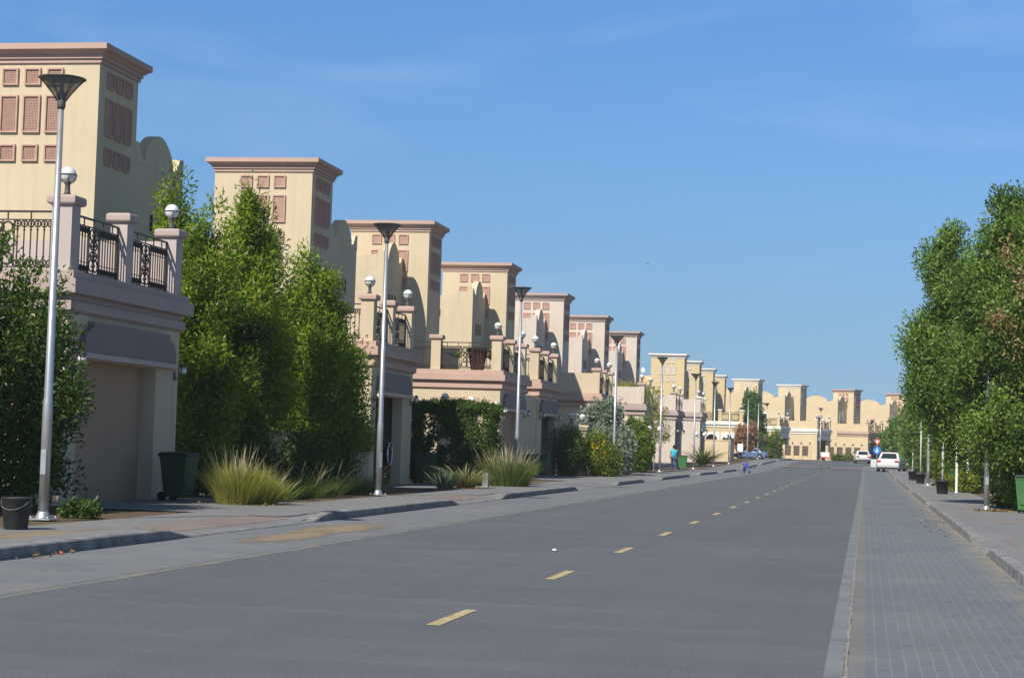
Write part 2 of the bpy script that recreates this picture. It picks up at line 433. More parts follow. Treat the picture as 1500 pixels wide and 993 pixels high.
RAISED = [(-25,27.5),(36.2,47.6),(55.4,68.6),(81.5,90),(99.5,114),(122.5,136),(143,156),(166,186),(196,225),(236,285)]
def kh(y, segs=RAISED, hi=.16, lo=.025, rampl=1.0):
    best = 0
    for a, b in segs:
        if a <= y <= b: best = 1
        elif a-rampl < y < a: best = max(best, 1-(a-y)/rampl)
        elif b < y < b+rampl: best = max(best, 1-(y-b)/rampl)
    return lo + (hi-lo)*best
def kerb(x0, x1, segs, ya, yb, face, step=.35):
    """x0 = road side, x1 = pavement side"""
    mb = MB(); ny = int((yb-ya)/step); s = 1 if x1 > x0 else -1
    for i in range(ny+1):
        y = ya + (yb-ya)*i/ny; h = kh(y, segs) + random.uniform(-.003,.003); j = random.uniform(-.006,.006)
        g = gz(y)
        mb.v += [(x0+j,y,g-.02),(x0+j+s*.012,y,g+h-.02),(x0+j+s*.035,y,g+h),(x1,y,g+h+.002),(x1,y,g-.02)]
    for i in range(ny):
        for k in range(4): mb.face((i*5+k,i*5+k+1,(i+1)*5+k+1,(i+1)*5+k))
    return struct(mb.build('kerb', M['kerb']))
kerb(-10.3, -10.5, RAISED, -25, 250, 1)
def zl(x, y):
    t = min(1, max(0, (-10.5-x)/.9)); return lerp(kh(y)+.001, .125, t)
strip('pavement', -10.5, -12.6, -25, 285, 0, M['walk'], step=.5, zf=zl, nx=5)
RSEG = [(-25,32.0),(38.5,61),(66,84),(92,130),(140,175)]
kerb(2.0, 2.17, RSEG, -25, 176, 1)
def zr(x, y):
    t = min(1, max(0, (x-2.17)/.7)); return lerp(kh(y,RSEG)+.001, .125, t)
strip('pavement', 2.17, 4.45, -25, 176, 0, M['walk'], step=.5, zf=zr, nx=5)
strip('planting_bed', -12.6, -15.9, -25, 285, .10, M['soil'], step=3)
strip('planting_bed', 4.45, 7.5, -25, 186, .10, M['soil'], step=3)
for a, b in ((28.6,35.2),(48.6,54.6)):
    strip('red_paving_band', -10.75, -11.35, a, b, 0, M['redpave'], step=.5, zf=lambda x,y: zl(x,y)+.004)
strip('red_paving_band', 2.6, 3.3, 33.5, 37.5, 0, M['redpave'], step=.5, zf=lambda x,y: zr(x,y)+.004)
strip('red_paving_band', 2.9, 4.3, 46, 47.6, 0, M['redpave'], step=.5, zf=lambda x,y: zr(x,y)+.004)
strip('red_paving_band', 2.9, 4.3, 29.8, 31.6, 0, M['redpave'], step=.5, zf=lambda x,y: zr(x,y)+.004)
def blob(name, cx, cy, rx, ry, z, m, n=40):
    mb = MB(); ph = [random.uniform(0,6) for _ in range(4)]
    for i in range(n):
        t = 2*math.pi*i/n; r = 1+.22*math.sin(3*t+ph[0])+.13*math.sin(5*t+ph[1])+.08*math.sin(9*t+ph[2])+random.uniform(-.06,.06)
        mb.v.append((cx+rx*r*math.cos(t), cy+ry*r*math.sin(t), z+gz(cy)))
    mb.face(range(n)); return struct(mb.build(name, m))
blob('sand_patch', -9.2, 33.4, .7, 3.0, .009, M['sandpatch'])
blob('sand_patch', -9.1, 29.8, .5, 2.6, .010, M['sandpatch'])
blob('sand_patch', 4.0, 38.5, .6, 3.6, .136, M['soilpatch'])
blob('sand_patch', -11.4, 25.6, .45, 2.2, .13, M['sandpatch'])
for gy0, gy1 in ((34.8,43),(59.2,66.5),(81.2,98.8),(112,121),(136,144)):
    strip('driveway', -12.6, -15.74, gy0+.3, gy1-.2, .122, M['walk'], step=2)

# ---------------------------------------------------------------- street lamps
def make_lamp(label, x, y, steel):
    t = thing('street_lamp', label, 'street lamp', (x,y,gz(y)+.12), 0, 'street lamps along the pavement')
    b = MB(); b.bbox(-.19,.19,-.19,.19,0,.025,.006); b.lathe([(.13,.025),(.12,.05),(.095,.11),(.088,.14)], n=14)
    for sx in (-1,1):
        for sy in (-1,1): b.tube((sx*.15,sy*.15,.025),(sx*.15,sy*.15,.06),.018,n=6)
    b.build('base_plate', steel, t)
    p = MB(); p.lathe([(.082,.12),(.082,1.9),(.074,1.98),(.070,2.02),(.048,6.9)], n=16); p.build('pole', steel, t)
    d = MB(); d.box(-.045,.045,-.092,-.078,.75,1.15); d.build('access_door', steel, t)
    h = MB()
    h.lathe([(.062,6.84),(.072,6.88),(.074,6.98),(.066,7.0)], n=16)
    rib = [(.072,6.97),(.16,7.1),(.27,7.235),(.365,7.335)]
    for k in range(6):
        a = 2*math.pi*k/6+.4
        h.path([(r*math.cos(a),r*math.sin(a),z) for r,z in rib], .011, 6)
    h.lathe([(.05,6.98),(.055,7.1),(.03,7.16),(.03,7.3),(.06,7.33)], n=12)
    hd = h.build('lamp_head', M['headmetal'], t)
    c = MB(); c.lathe([(.068,6.98),(.15,7.1),(.26,7.235),(.355,7.333)], n=24, cap=False); c.build('diffuser', M['smoky'], hd)
    q = MB(); q.lathe([(.30,7.318),(.385,7.335),(.40,7.345),(.385,7.358),(.2,7.38),(.02,7.385)], n=28); q.build('canopy_disc', M['headmetal'], hd)
    return t
lamp_spots = [
 (-13.33,29.75,'nearest street lamp, tall grey pole in front of the big bush at far left'),
 (-12.93,50.3,'street lamp standing before the second garage with the open carport'),
 (-12.80,70.3,'street lamp rising from the tall grass clump by two green bins'),
 (-13.0,99.9,'street lamp rising behind the big grey green bush'),
 (-12.93,122.2,'street lamp beside the pedestrian in the teal shirt'),
 (-13.0,147.5,'street lamp beside the green bin and the small palm'),
 (-13.0,167,'street lamp behind the small palm, in front of the fourth yellow tower'),
 (-13.0,186,'street lamp in front of the beige garden wall by the white arches'),
 (-13.0,215,'street lamp in front of the red flowering creeper'),
 (-13.0,236,'street lamp at the right edge of the red flowering creeper'),
 (-13.0,256,'street lamp in front of the light green shrub near the bend'),
 (-6.4,276,'farthest street lamp, before the terrace at the end of the street')]
l0 = None
for x, y, lab in lamp_spots:
    if l0 is None: l0 = make_lamp(lab, x, y, M['steel'])
    else:
        c = copy_tree(l0); c.location = (x,y,gz(y)+.12); c['label'] = lab; c.rotation_euler.z = random.uniform(0,1)
for x, y, lab in ((3.45,56.8,'grey lamp post with dry leaves at its foot under the big right tree'),
                  (3.2,101.5,'slim pale lamp post whose head is hidden in the right trees')):
    c = copy_tree(l0); c.location = (x,y,gz(y)+.12); c['label'] = lab

# ---------------------------------------------------------------- houses
def panel_mesh(w, h, fm, rm):
    """lattice shutter facing -y, centred on x, from z=0"""
    b = MB(); t = .045
    b.box(-w/2,w/2,-.06,0,0,t); b.box(-w/2,w/2,-.06,0,h-t,h); b.box(-w/2,-w/2+t,-.06,0,t,h-t); b.box(w/2-t,w/2,-.06,0,t,h-t)
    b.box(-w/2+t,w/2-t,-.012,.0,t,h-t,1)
    iw, ih = w-2*t, h-2*t; s = .062
    k = -iw/2 - ih
    def bar(x0,z0,x1,z1):
        d = Vector((x1-x0,0,z1-z0)); L_ = d.length
        if L_ < .03: return
        d /= L_; n_ = Vector((-d.z,0,d.x))*.012
        p0 = Vector((x0,0,z0)); p1 = Vector((x1,0,z1)); i = len(b.v)
        for yy in (-.024,-.012):
            for p in (p0-n_,p1-n_,p1+n_,p0+n_): b.v.append((p.x,yy,p.z))
        b.face((i,i+1,i+2,i+3)); b.face((i,i+1,i+5,i+4)); b.face((i+2,i+3,i+7,i+6))
    kk = -iw/2-ih
    while kk < iw/2:
        for sgn in (1,-1):
            # line x = kk + z (sgn 1), mirrored for -1
            za = max(0, -iw/2-kk); zb = min(ih, iw/2-kk)
            if zb > za: bar(sgn*(kk+za), t+za, sgn*(kk+zb), t+zb)
        kk += s*1.414
    return b.mesh('lattice_panel', [fm, rm])
PAN = {}
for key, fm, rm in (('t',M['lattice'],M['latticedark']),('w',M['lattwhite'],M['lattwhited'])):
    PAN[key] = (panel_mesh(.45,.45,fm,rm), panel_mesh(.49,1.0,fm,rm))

RAILS = {}
def railing_mesh(Lr):
    """wrought iron balcony rail along +x from 0 to Lr, z from 0 to 1.22"""
    key = round(Lr,2)
    if key in RAILS: return RAILS[key]
    b = MB()
    def bx(x0,x1,z0,z1,t=.012): b.box(x0,x1,-t,t,z0,z1)
    bx(0,Lr,1.18,1.22,.022); bx(0,Lr,1.02,1.045); bx(0,Lr,.06,.085); bx(0,.03,0,1.22,.018); bx(Lr-.03,Lr,0,1.22,.018)
    for x in np.arange(.25, Lr-.1, .5): bx(x-.012,x+.012,1.04,1.18)
    cw = .5; c0, c1 = Lr/2-cw/2, Lr/2+cw/2
    bx(c0-.012,c0+.012,.08,1.03); bx(c1-.012,c1+.012,.08,1.03)
    def field(a, e):
        n = max(2, int(round((e-a)/.15))); st = (e-a)/n
        for i in range(n):
            x = a+st*(i+.5)
            bx(x-.0105,x+.0105,.08,1.03)
            r = st*.46
            b.torus((x,0,.95),(0,1,0),r,.016,10,4); b.torus((x,0,.155),(0,1,0),r,.016,10,4)
            b.sphere((x,0,.95),.03,6,4); b.sphere((x,0,.155),.03,6,4); b.sphere((x,0,.83),.026,6,4); b.sphere((x,0,.28),.026,6,4)
    if c0 > .15:
        field(.03, c0); field(c1, Lr-.03)
    m_ = Lr/2
    for z, r in ((.88,.11),(.66,.085),(.45,.085),(.24,.12)):
        for sx in (-1,1): b.torus((m_+sx*r*.95,0,z),(0,1,0),r,.021,12,4)
        b.sphere((m_,0,z),.05,6,4)
    bx(m_-.012,m_+.012,.08,1.03)
    RAILS[key] = b.mesh('railing', M['iron'])
    return RAILS[key]

def globe_meshes():
    b = MB(); b.bbox(-.09,.09,-.09,.09,0,.03,.006); b.lathe([(.075,.03),(.06,.08),(.05,.22),(.07,.25),(.09,.27)], n=12)
    b.torus((0,0,.43),(0,0,1),.175,.013,18,5)
    for k in range(4):
        a = k*math.pi/2+.5
        b.path([(.09*math.cos(a),.09*math.sin(a),.27),(.15*math.cos(a),.15*math.sin(a),.33),(.176*math.cos(a),.176*math.sin(a),.43)], .011, 5)
    g = MB(); g.sphere((0,0,.43),.168,18,12)
    return b.mesh('globe_lamp', M['lampiron']), g.mesh('globe', M['globe'])
GB, GG = globe_meshes()
def globe_lamp(parent, x, y, z):
    o = link('globe_lamp', GB, parent, (x,y,z)); link('globe', GG, o); return o
def wall_lamp_mesh():
    b = MB(); b.bbox(0,.03,-.05,.05,-.12,.08,.006); b.path([(.03,0,-.04),(.12,0,-.09),(.2,0,-.06),(.21,0,0)],.012,6); b.lathe([(.05,0),(.085,.015),(.09,.03)],(.21,0,0),n=10)
    b.lathe([(.09,.19),(.05,.25),(.01,.27)],(.21,0,0),n=10)
    for sy in (-1,1): b.box(.20,.22,sy*.091-.006,sy*.091+.006,.015,.2)
    g = MB(); g.sphere((.21,0,.11),.09,12,8)
    return b.mesh('wall_lamp', M['lampiron']), g.mesh('globe', M['globe'])
WB, WG = wall_lamp_mesh()

def gable_outline(y0, y1, base, ear, dip, peak, hump0, hump1, n=14):
    """ogee parapet: ears at both ends, scooped dips, round hump between hump0 and hump1"""
    p = [(y0,ear)]
    ew = (hump0-y0)
    p += [(y0+ew*.35, ear-.02)]
    for i in range(1,6): 
        t = i/5; p.append((y0+ew*(.35+.5*t), ear - (ear-dip)*math.sin(t*math.pi/2)))
    p.append((hump0, dip))
    for i in range(n+1):
        t = i/n; a = math.pi*(1-t)
        p.append((lerp(hump0,hump1,t), dip+.12 + (peak-dip-.12)*math.sin(a)**.75 if 0<t<1 else dip+.12))
    p.append((hump1, dip))
    ew = (y1-hump1)
    for i in range(5,0,-1):
        t = i/5; p.append((y1-ew*(.35+.5*t), ear - (ear-dip)*math.sin(t*math.pi/2)))
    p += [(y1-ew*.35, ear-.02),(y1,ear)]
    return p + [(y1,base),(y0,base)]

def arch_wall(b, x0, x1, y0, y1, z0, z1, ax0, ax1, zs, m=0, n=12, rise=None):
    """wall in the x-z plane (thickness y0..y1) with one arched opening"""
    cx, r = (ax0+ax1)/2, (ax1-ax0)/2; rise = rise or r
    b.box(x0,ax0,y0,y1,z0,z1,m); b.box(ax1,x1,y0,y1,z0,z1,m)
    pts = [(cx-r*math.cos(math.pi*i/n), zs+rise*math.sin(math.pi*i/n)) for i in range(n+1)]
    for (xa,za),(xb,zb) in zip(pts,pts[1:]):
        b.prism([(xa,za),(xb,zb),(xb,z1),(xa,z1)],'y',y0,y1,m)

def house(name, label, X, Y, rz, typ, g, C, opt={}):
    """origin: street-side front corner of the tower, on the ground; +x to the street"""
    t = thing(name, label, 'house', (X,Y,gz(Y)), rz, 'arabian style villas lining the street')
    Wm, Tm, Gm, Pm = C['wall'], C['trim'], C['garage'], C['pier']
    # tower
    b = MB(); b.bbox(-3.72,0,0,2.7,0,11.3,.015); tw = b.build('tower', Wm, t)
    rings = []
    for z, o_ in ((11.27,.004),(11.27,.05),(11.37,.05),(11.38,.10),(11.48,.10),(11.49,.14),(11.53,.17),(11.57,.23),(11.6,.29),(11.755,.29),(11.76,.27)):
        rings.append(rect(-3.72-o_, o_, -o_, 2.7+o_, z))
    MB().loft(rings).build('cornice', Tm, tw)
    sm_, tl_ = PAN[C['pan']]
    for dx in (-.56,0,.56):
        for me, z in ((sm_,10.69),(tl_,9.42),(sm_,8.66)):
            link('lattice_panel', me, tw, (-1.86+dx*1.13,-.003,z)); 
            link('lattice_panel', me, tw, (.003,1.35+dx*1.13,z), R(90))
    # main body
    if typ == 'A':
        b = MB(); b.box(-9.5,-.01,2.72,6.45,0,9.05); b.box(-9.5,-9.2,2.72,6.45,9.05,9.5); b.box(-9.2,-.3,6.2,6.45,9.05,9.5); bd = b.build('main_wall', Wm, t)
        MB().prism(gable_outline(2.72,6.47,9.052,9.66,9.24,10.06,3.45,5.65),'x',-.33,0).build('gable_parapet', Wm, bd)
        for k in range(3):
            s = MB(); s.box(-.04,.012,4.0+.42*k,4.16+.42*k,7.3,7.75); s.build('slit_window', M['recess'], bd)
        if opt.get('low'):
            b = MB(); b.box(-3.7,0.6,-.4,-.004,0,4.9); b.build('terrace_room', M['palecream'], t)
    else:
        x1 = -1.2; y0 = -3.55
        b = MB(); b.box(-9.2,x1,y0,4.5,0,9.2); bd = b.build('main_wall', Wm, t)
        # tower is set against the body: parapets above the roof
        MB().prism(gable_outline(y0,.49-.5,9.202,10.03,9.72,10.56,-2.75,-.75),'x',x1-.3,x1+.003).build('gable_parapet', Wm, bd)
        MB().prism(gable_outline(-9.2,x1-.302,9.202,9.85,9.6,(10.95 if not opt.get('tallwin') else 10.55),-7.3,-3.1,20),'y',y0-.003,y0+.3).build('gable_parapet', Wm, bd)
        if opt.get('tallwin'):
            for yy in (-2.55,-1.45):
                s = MB(); s.prism([(yy-.3,5.6),(yy+.3,5.6),(yy+.3,7.6),(yy+.2,7.9),(yy,8.05),(yy-.2,7.9),(yy-.3,7.6)],'x',x1-.05,x1+.03); wf = s.build('window', M['white'], bd)
                s = MB(); s.box(x1+.02,x1+.04,yy-.2,yy+.2,5.7,6.6); s.build('pane', M['glass'], wf)
            s = MB(); s.box(-4.9,-3.9,y0-.08,y0-.004,5.75,7.35); wf = s.build('window', Tm, bd)
            s = MB(); s.box(-4.72,-4.08,y0-.1,y0-.07,5.9,7.0); s.build('pane', M['glass'], wf)
        else:
            for k in range(3):
                s = MB(); s.box(x1-.04,x1+.012,-2.55+.55*k,-2.33+.55*k,7.55,8.15); s.build('slit_window', M['recess'], bd)
            s = MB(); s.box(-3.1,-2.98,y0-.015,y0+.02,8.45,8.85); s.build('vent_slit', M['recess'], bd)
    if not g: return t
    # garage with roof terrace
    g0, g1 = g[0], g[1]; gx = 4.25; bx0 = -1.2 if typ=='B' else -.9
    mirror = opt.get('mirror')
    pa, pb = (.65,1.4) if not mirror else (1.4,.65)      # pillar widths near / far
    fr = opt.get('gz', 0)
    b = MB()
    b.box(gx-.35,gx,g0,g0+pa,0,4.0); b.box(gx-.35,gx,g1-pb,g1,0,4.0); b.box(gx-.35,gx,g0+pa,g1-pb,3.06,4.0)
    ax = gx-2.1 if opt.get('arch') else None
    if opt.get('arch2'):
        arch_wall(b, bx0, gx-2.8, g0, g0+.25, 0, 4.0, bx0+.35, gx-3.15, 2.3); arch_wall(b, gx-2.8, gx-.35, g0, g0+.25, 0, 4.0, gx-2.6, gx-1.0, 2.3)
    elif ax: arch_wall(b, bx0, gx-.35, g0, g0+.25, 0, 4.0, gx-2.65, gx-1.25, 2.55)
    else: b.box(bx0,gx-.35,g0,g0+.25,0,4.0)
    if opt.get('fararch'): arch_wall(b, bx0, gx-.35, g1-.25, g1, 0, 4.0, gx-2.3, gx-.75, 2.1)
    else: b.box(bx0,gx-.35,g1-.25,g1,0,4.0)
    b.box(bx0,gx-.35,g0+.25,g1-.25,3.5,4.0)
    gw = b.build('garage_wall', Gm, t)
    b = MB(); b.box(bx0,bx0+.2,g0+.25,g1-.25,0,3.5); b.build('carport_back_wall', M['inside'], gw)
    if opt.get('arch2'):
        b = MB(); arch_wall(b, gx-2.78, gx-.8, g0-.045, g0-.003, 1.9, 3.4, gx-2.55, gx-1.05, 2.3); b.build('arch_surround', Tm, gw)
        b = MB(); arch_wall(b, bx0+.15, gx-2.9, g0-.045, g0-.003, 1.9, 3.4, bx0+.4, gx-3.2, 2.3); b.build('arch_surround', Tm, gw)
    elif ax and not opt.get('noarchtrim'):
        b = MB(); arch_wall(b, gx-2.95, gx-.95, g0-.045, g0-.003, 2.3, 3.62, gx-2.6, gx-1.3, 2.55); b.box(gx-2.2,gx-1.7,g0-.07,g0-.044,3.2,3.6)
        b.build('arch_surround', Tm, gw)
    # hood over the opening
    h0, h1 = g0+pa-.05, g1-pb+.85 if not mirror else g1-pb+.3
    if mirror: h0 = g0+pa-.85
    Wd = h1-h0
    pr_ = [(0,0),(Wd,0),(Wd,.22),(Wd-.06,.34),(Wd-.15,.43),(Wd-.3,.5),(Wd-.42,.53),(Wd-.42,.64),(.42,.64),(.42,.53),(.3,.5),(.15,.43),(.06,.34),(0,.22)]
    b = MB(); b.prism([(h0+p[0],3.2+p[1]) for p in pr_],'x',gx+.002,gx+.15); hd = b.build('garage_hood', M['hood'] if C['pan']=='t' else Tm, gw)
    b = MB(); b.bbox(gx+.003,gx+.19,h0-.03,h1+.03,3.08,3.197,.01); b.build('hood_ledge', Pm, hd)
    # cornice
    rings = []
    for z, o_ in ((3.96,.003),(4.02,.10),(4.2,.10),(4.215,.04),(4.33,.04),(4.345,.235),(4.36,.24),(4.63,.24),(4.64,.15),(4.79,.15),(4.8,.14)):
        rings.append(rect(bx0+.01, gx+o_, g0-o_, g1+o_, z))
    MB().loft(rings).build('cornice', C['gtrim'], gw)
    b = MB(); b.box(bx0+.02,gx-.03,g0+.03,g1-.03,4.801,4.812); b.build('added_dark_floor', M['tile'], gw)  # unseen slab added to keep bounced light off the gable walls
    # piers, caps, rails
    def pier(px, py, wx=.43, wy=.42, lamp=False):
        q = MB(); q.bbox(px-wx/2,px+wx/2,py-wy/2,py+wy/2,4.8,6.16,.012); o_ = q.build('pier', Pm, gw)
        q = MB(); q.loft([rect(px-wx/2-e,px+wx/2+e,py-wy/2-e,py+wy/2+e,z) for z,e in ((6.13,.03),(6.15,.07),(6.18,.085),(6.28,.085),(6.31,.07),(6.33,.03))]); q.build('pier_cap', C['gtrim'] if C['pan']=='t' else Tm, o_)
        if lamp: globe_lamp(o_, px, py, 6.33)
    ym = (g0+g1)/2
    xs_ = gx-.22; ya, yb = g0+.22, g1-.22
    pier(xs_, ya, lamp=True); pier(xs_, ym, .38, .36); pier(xs_, yb, lamp=True)
    r1 = railing_mesh(ym-.18-(ya+.21)); link('railing', r1, gw, (xs_-.02, ya+.21, 4.81), R(90)); link('railing', r1, gw, (xs_-.02, ym+.18, 4.81), R(90))
    if opt.get('solid'):
        b = MB(); b.box(bx0,xs_-.215,g0+.06,g0+.3,4.8,6.02); b.build('parapet', Pm, gw)
    else:
        pier(xs_-2.72, ya)
        link('railing', railing_mesh(2.72-.43), gw, (xs_-2.72+.215, ya, 4.81))
        LL = (xs_-2.72-.215)-bx0
        if LL > .5: link('railing', railing_mesh(LL), gw, (bx0, ya, 4.81))
    b = MB(); b.box(bx0,xs_-.215,g1-.3,g1-.06,4.8,6.05); b.build('parapet', Pm, gw)
    if opt.get('door'):
        b = MB(); b.box(gx-.40,gx-.345,g0+pa-.02,g1-pb+.02,.02,3.07)
        for k in range(1,6): b.box(gx-.346,gx-.338,g0+pa,g1-pb,.5*k-.012,.5*k+.012)
        b.build('garage_door', M['door'], gw)
    for yy in (g0+pa*.5, g1-.25):
        wl = link('wall_lamp', WB, gw, (gx, yy, 2.95)); link('globe', WG, wl)
    return t

cream = dict(wall=M['cream'], trim=M['pink'], garage=M['creamlow'], pier=M['creamlow'], gtrim=M['pink'], pan='t')
mauve = dict(wall=M['cream'], trim=M['pink'], garage=M['creamlow'], pier=M['mauvepier'], gtrim=M['mauve'], pan='t')
pinkw = dict(wall=M['pinkwhite'], trim=M['mauve'], garage=M['creamlow'], pier=M['creamlow'], gtrim=M['pink'], pan='t')
pinkg = dict(wall=M['pinkwhite'], trim=M['mauve'], garage=M['pinkwhite'], pier=M['pinkwhite'], gtrim=M['mauve'], pan='t')
yellg = dict(wall=M['yellow'], trim=M['white'], garage=M['pinkwhite'], pier=M['pinkwhite'], gtrim=M['mauve'], pan='w')
yell = dict(wall=M['yellow'], trim=M['white'], garage=M['yellow'], pier=M['yellow'], gtrim=M['white'], pan='w')
pale = dict(wall=M['palecream'], trim=M['white'], garage=M['palecream'], pier=M['palecream'], gtrim=M['white'], pan='w')
palep = dict(wall=M['palecream'], trim=M['pink'], garage=M['palecream'], pier=M['palecream'], gtrim=M['pink'], pan='t')
house('villa','nearest cream villa, its square tower cut by the left edge of the photo',-20,46.95,0,'A',(35.9-46.95,42.25-46.95),mauve,dict(door=True))
house('villa','cream villa whose tower rises behind the tall upright garden trees',-20,66.64,0,'A',(59.9-66.64,65.6-66.64),cream)
house('villa','cream villa with terrace railing above the clipped hedge and dark flower pot',-20,85.64,0,'B',(82.0-85.64,88.4-85.64),cream,dict(arch=True,door=True))
h4 = house('villa','cream villa whose garage stands right beyond the hedge villa, two bins before it',-20,105.21,0,'B',(91.7-105.21,97.7-105.21),cream,dict(mirror=True,fararch=True))
b = MB(); b.box(3.9,4.2,88.66-105.21,91.69-105.21,0,3.95); b.build('entry_wall', M['creamlow'], h4)
house('villa','pinkish villa with solid cream terrace parapet behind the grey green bush',-20,125.71,0,'B',(113.5-125.71,119.5-125.71),pinkw,dict(solid=True))
house('villa','pinkish villa with pale pink parapet and dry grass on its terrace',-20,146.16,0,'B',(137-146.16,143-146.16),pinkg,dict(solid=True))
house('villa','last of the pinkish villas, next to the first yellow tower',-20,167.2,0,'B',(160.3-167.2,166.3-167.2),pinkg,dict(solid=True))
house('villa','first and largest of the bright yellow towers with white cornice',-20,212.2,0,'A',(184.7-212.2,190.7-212.2),yellg,dict(solid=True))
house('villa','second bright yellow tower in the row, partly behind the first',-20,231.7,0,'A',None,yell)
house('villa','third bright yellow tower, above the white corniced arched terrace',-20,252.9,0,'A',(249-252.9,255-252.9),yell,dict(arch=True,arch2=True))
house('villa','fourth bright yellow tower, narrowest sliver of the yellow row',-20,274,0,'B',(264-274,270-274),yell)
house('villa','pale yellow villa with broad tower above the dark green tree at the bend',-15.9,286,R(-11),'B',(-3.6,2.4),pale,dict(tallwin=True))
house('villa','pale yellow villa with white cornice, second tower from the right in the far terrace',-10.3,305,R(-19),'B',(-3.6,2.4),pale,dict(tallwin=True,solid=True))
house('villa','pale villa with pink cornice and pink lattice facing the end of the road',-2.1,321,R(-24),'B',(-3.6,2.4),palep,dict(tallwin=True,solid=True))
house('villa','rightmost far villa with pink cornice, half hidden by the right trees',6.6,336,R(-28),'B',(-3.6,2.4),palep,dict(tallwin=True,solid=True))

# ---------------------------------------------------------------- vegetation
def leaf_mesh(name, P, D, U, ln, wd, tint, m):
    """P base points, D leaf direction, U leaf normal; arrays (n,3)"""
    n = len(P)
    D = D/np.linalg.norm(D,axis=1,keepdims=True)
    Sd = np.cross(D,U); Sd /= np.linalg.norm(Sd,axis=1,keepdims=True)+1e-9
    Nn = np.cross(Sd,D)
    ln = ln[:,None]; wd = wd[:,None]
    V = np.empty((n,4,3)); V[:,0] = P; V[:,1] = P + D*ln*.45 + Sd*wd*.5 + Nn*wd*.18
    V[:,2] = P + D*ln - Nn*ln*.12; V[:,3] = P + D*ln*.45 - Sd*wd*.5 + Nn*wd*.18
    return quads(name, V.reshape(-1,3), n, tint, m)
def quads(name, V, n, tint, m):
    me = bpy.data.meshes.new(name)
    me.vertices.add(n*4); me.vertices.foreach_set('co', V.astype(np.float32).ravel())
    me.loops.add(n*4); me.loops.foreach_set('vertex_index', np.arange(n*4,dtype=np.int32))
    me.polygons.add(n); me.polygons.foreach_set('loop_start', np.arange(0,n*4,4,dtype=np.int32))
    me.update(calc_edges=True)
    at = me.attributes.new('tint','FLOAT','FACE'); at.data.foreach_set('value', np.clip(tint,0,1).astype(np.float32))
    me.materials.append(m)
    return me
def unit(n):
    v = rng.normal(size=(n,3)); return v/np.linalg.norm(v,axis=1,keepdims=True)
def blob_leaves(name, blobs, nclump, per, m, ln=.13, wd=.045, cr=.38, up=.35, stretch=1.4, shell=.3, tintvar=.22, clumptint=.25, base=.5):
    """blobs: (cx,cy,cz,rx,ry,rz); clumps of leaves spread through their volume, denser outside"""
    B = np.array(blobs, float)
    wv = (B[:,3]*B[:,4]*B[:,5])**.72; wv /= wv.sum()
    pick = rng.choice(len(B), nclump, p=wv)
    d = unit(nclump); r = rng.random(nclump)**shell
    C = B[pick,:3] + d*r[:,None]*B[pick,3:]
    ct = rng.normal(0,clumptint,nclump)
    nclump = int(nclump); k = rng.integers(int(per*.6), int(per*1.4), nclump)
    idx = np.repeat(np.arange(nclump), k); n = len(idx)
    q = unit(n); rad = rng.random(n)**.6
    rr = cr*rng.uniform(.65,1.25,nclump)
    off = q*rad[:,None]*rr[idx][:,None]; off[:,2] *= stretch
    P = C[idx]+off
    D = q*.6 + d[idx]*.25 + np.array([0,0,up]) + rng.normal(0,.5,(n,3))
    U = unit(n)*.38 + np.array([0,0,.2]) + d[idx]*.45 + q*1.0
    t = base + ct[idx] + rng.normal(0,tintvar,n)
    return leaf_mesh(name, P, D, U, ln*rng.uniform(.65,1.3,n), wd*rng.uniform(.7,1.3,n), t, m)
def limbs(b, base, top, r0, forks, spread, m=0):
    base = Vector(base); top = Vector(top)
    mid = base.lerp(top,.5)+Vector((random.uniform(-.1,.1),random.uniform(-.1,.1),0))
    b.path([base, base.lerp(mid,.5), mid, top],[r0*1.25,r0,r0*.75,r0*.2],9,m)
    for k in range(forks):
        t = random.uniform(.18,.75); p = base.lerp(top,t); a = random.uniform(0,6.28); rr = spread*random.uniform(.5,1)*(1.1-t*.6)
        e = p + Vector((math.cos(a)*rr, math.sin(a)*rr, (top.z-base.z)*random.uniform(.12,.3)))
        b.path([p, p.lerp(e,.5)+Vector((0,0,-.05)), e],[r0*.5,r0*.35,r0*.08],6,m)
def tree(name, label, cat, x, y, z, blobs, nclump, per, m, trunk, group=None, extra=None, **k):
    """blobs in local metres around the trunk foot; trunk=(height, radius, forks, spread[, bottom])"""
    t = thing(name, label, cat, (x,y,z+gz(y)), 0, group)
    b = MB(); limbs(b,(0,0,-.05),(0,0,trunk[0]),trunk[1],trunk[2],trunk[3]); b.build('trunk', M['bark'], t)
    link('crown', blob_leaves('crown', blobs, nclump, per, m, **k), t)
    for nm, bl, nc, pr2, mm, kk in (extra or []):
        link(nm, blob_leaves(nm, bl, nc, pr2, mm, **kk), t)
    return t
def column(h0, h1, r, lean=(0,0), n=5, top=.35):
    """stacked ellipsoids for an upright crown from h0 to h1"""
    out_ = []
    for i in range(n):
        t = (i+.5)/n; z = lerp(h0,h1,t); rr = r*(1-.15*abs(t-.35)*2 - max(0,t-.62)*1.5)
        rr = max(rr, r*top)
        out_.append((lean[0]*t+random.uniform(-.12,.12)*r, lean[1]*t+random.uniform(-.12,.12)*r, z, rr, rr, (h1-h0)/n*.85))
    return out_
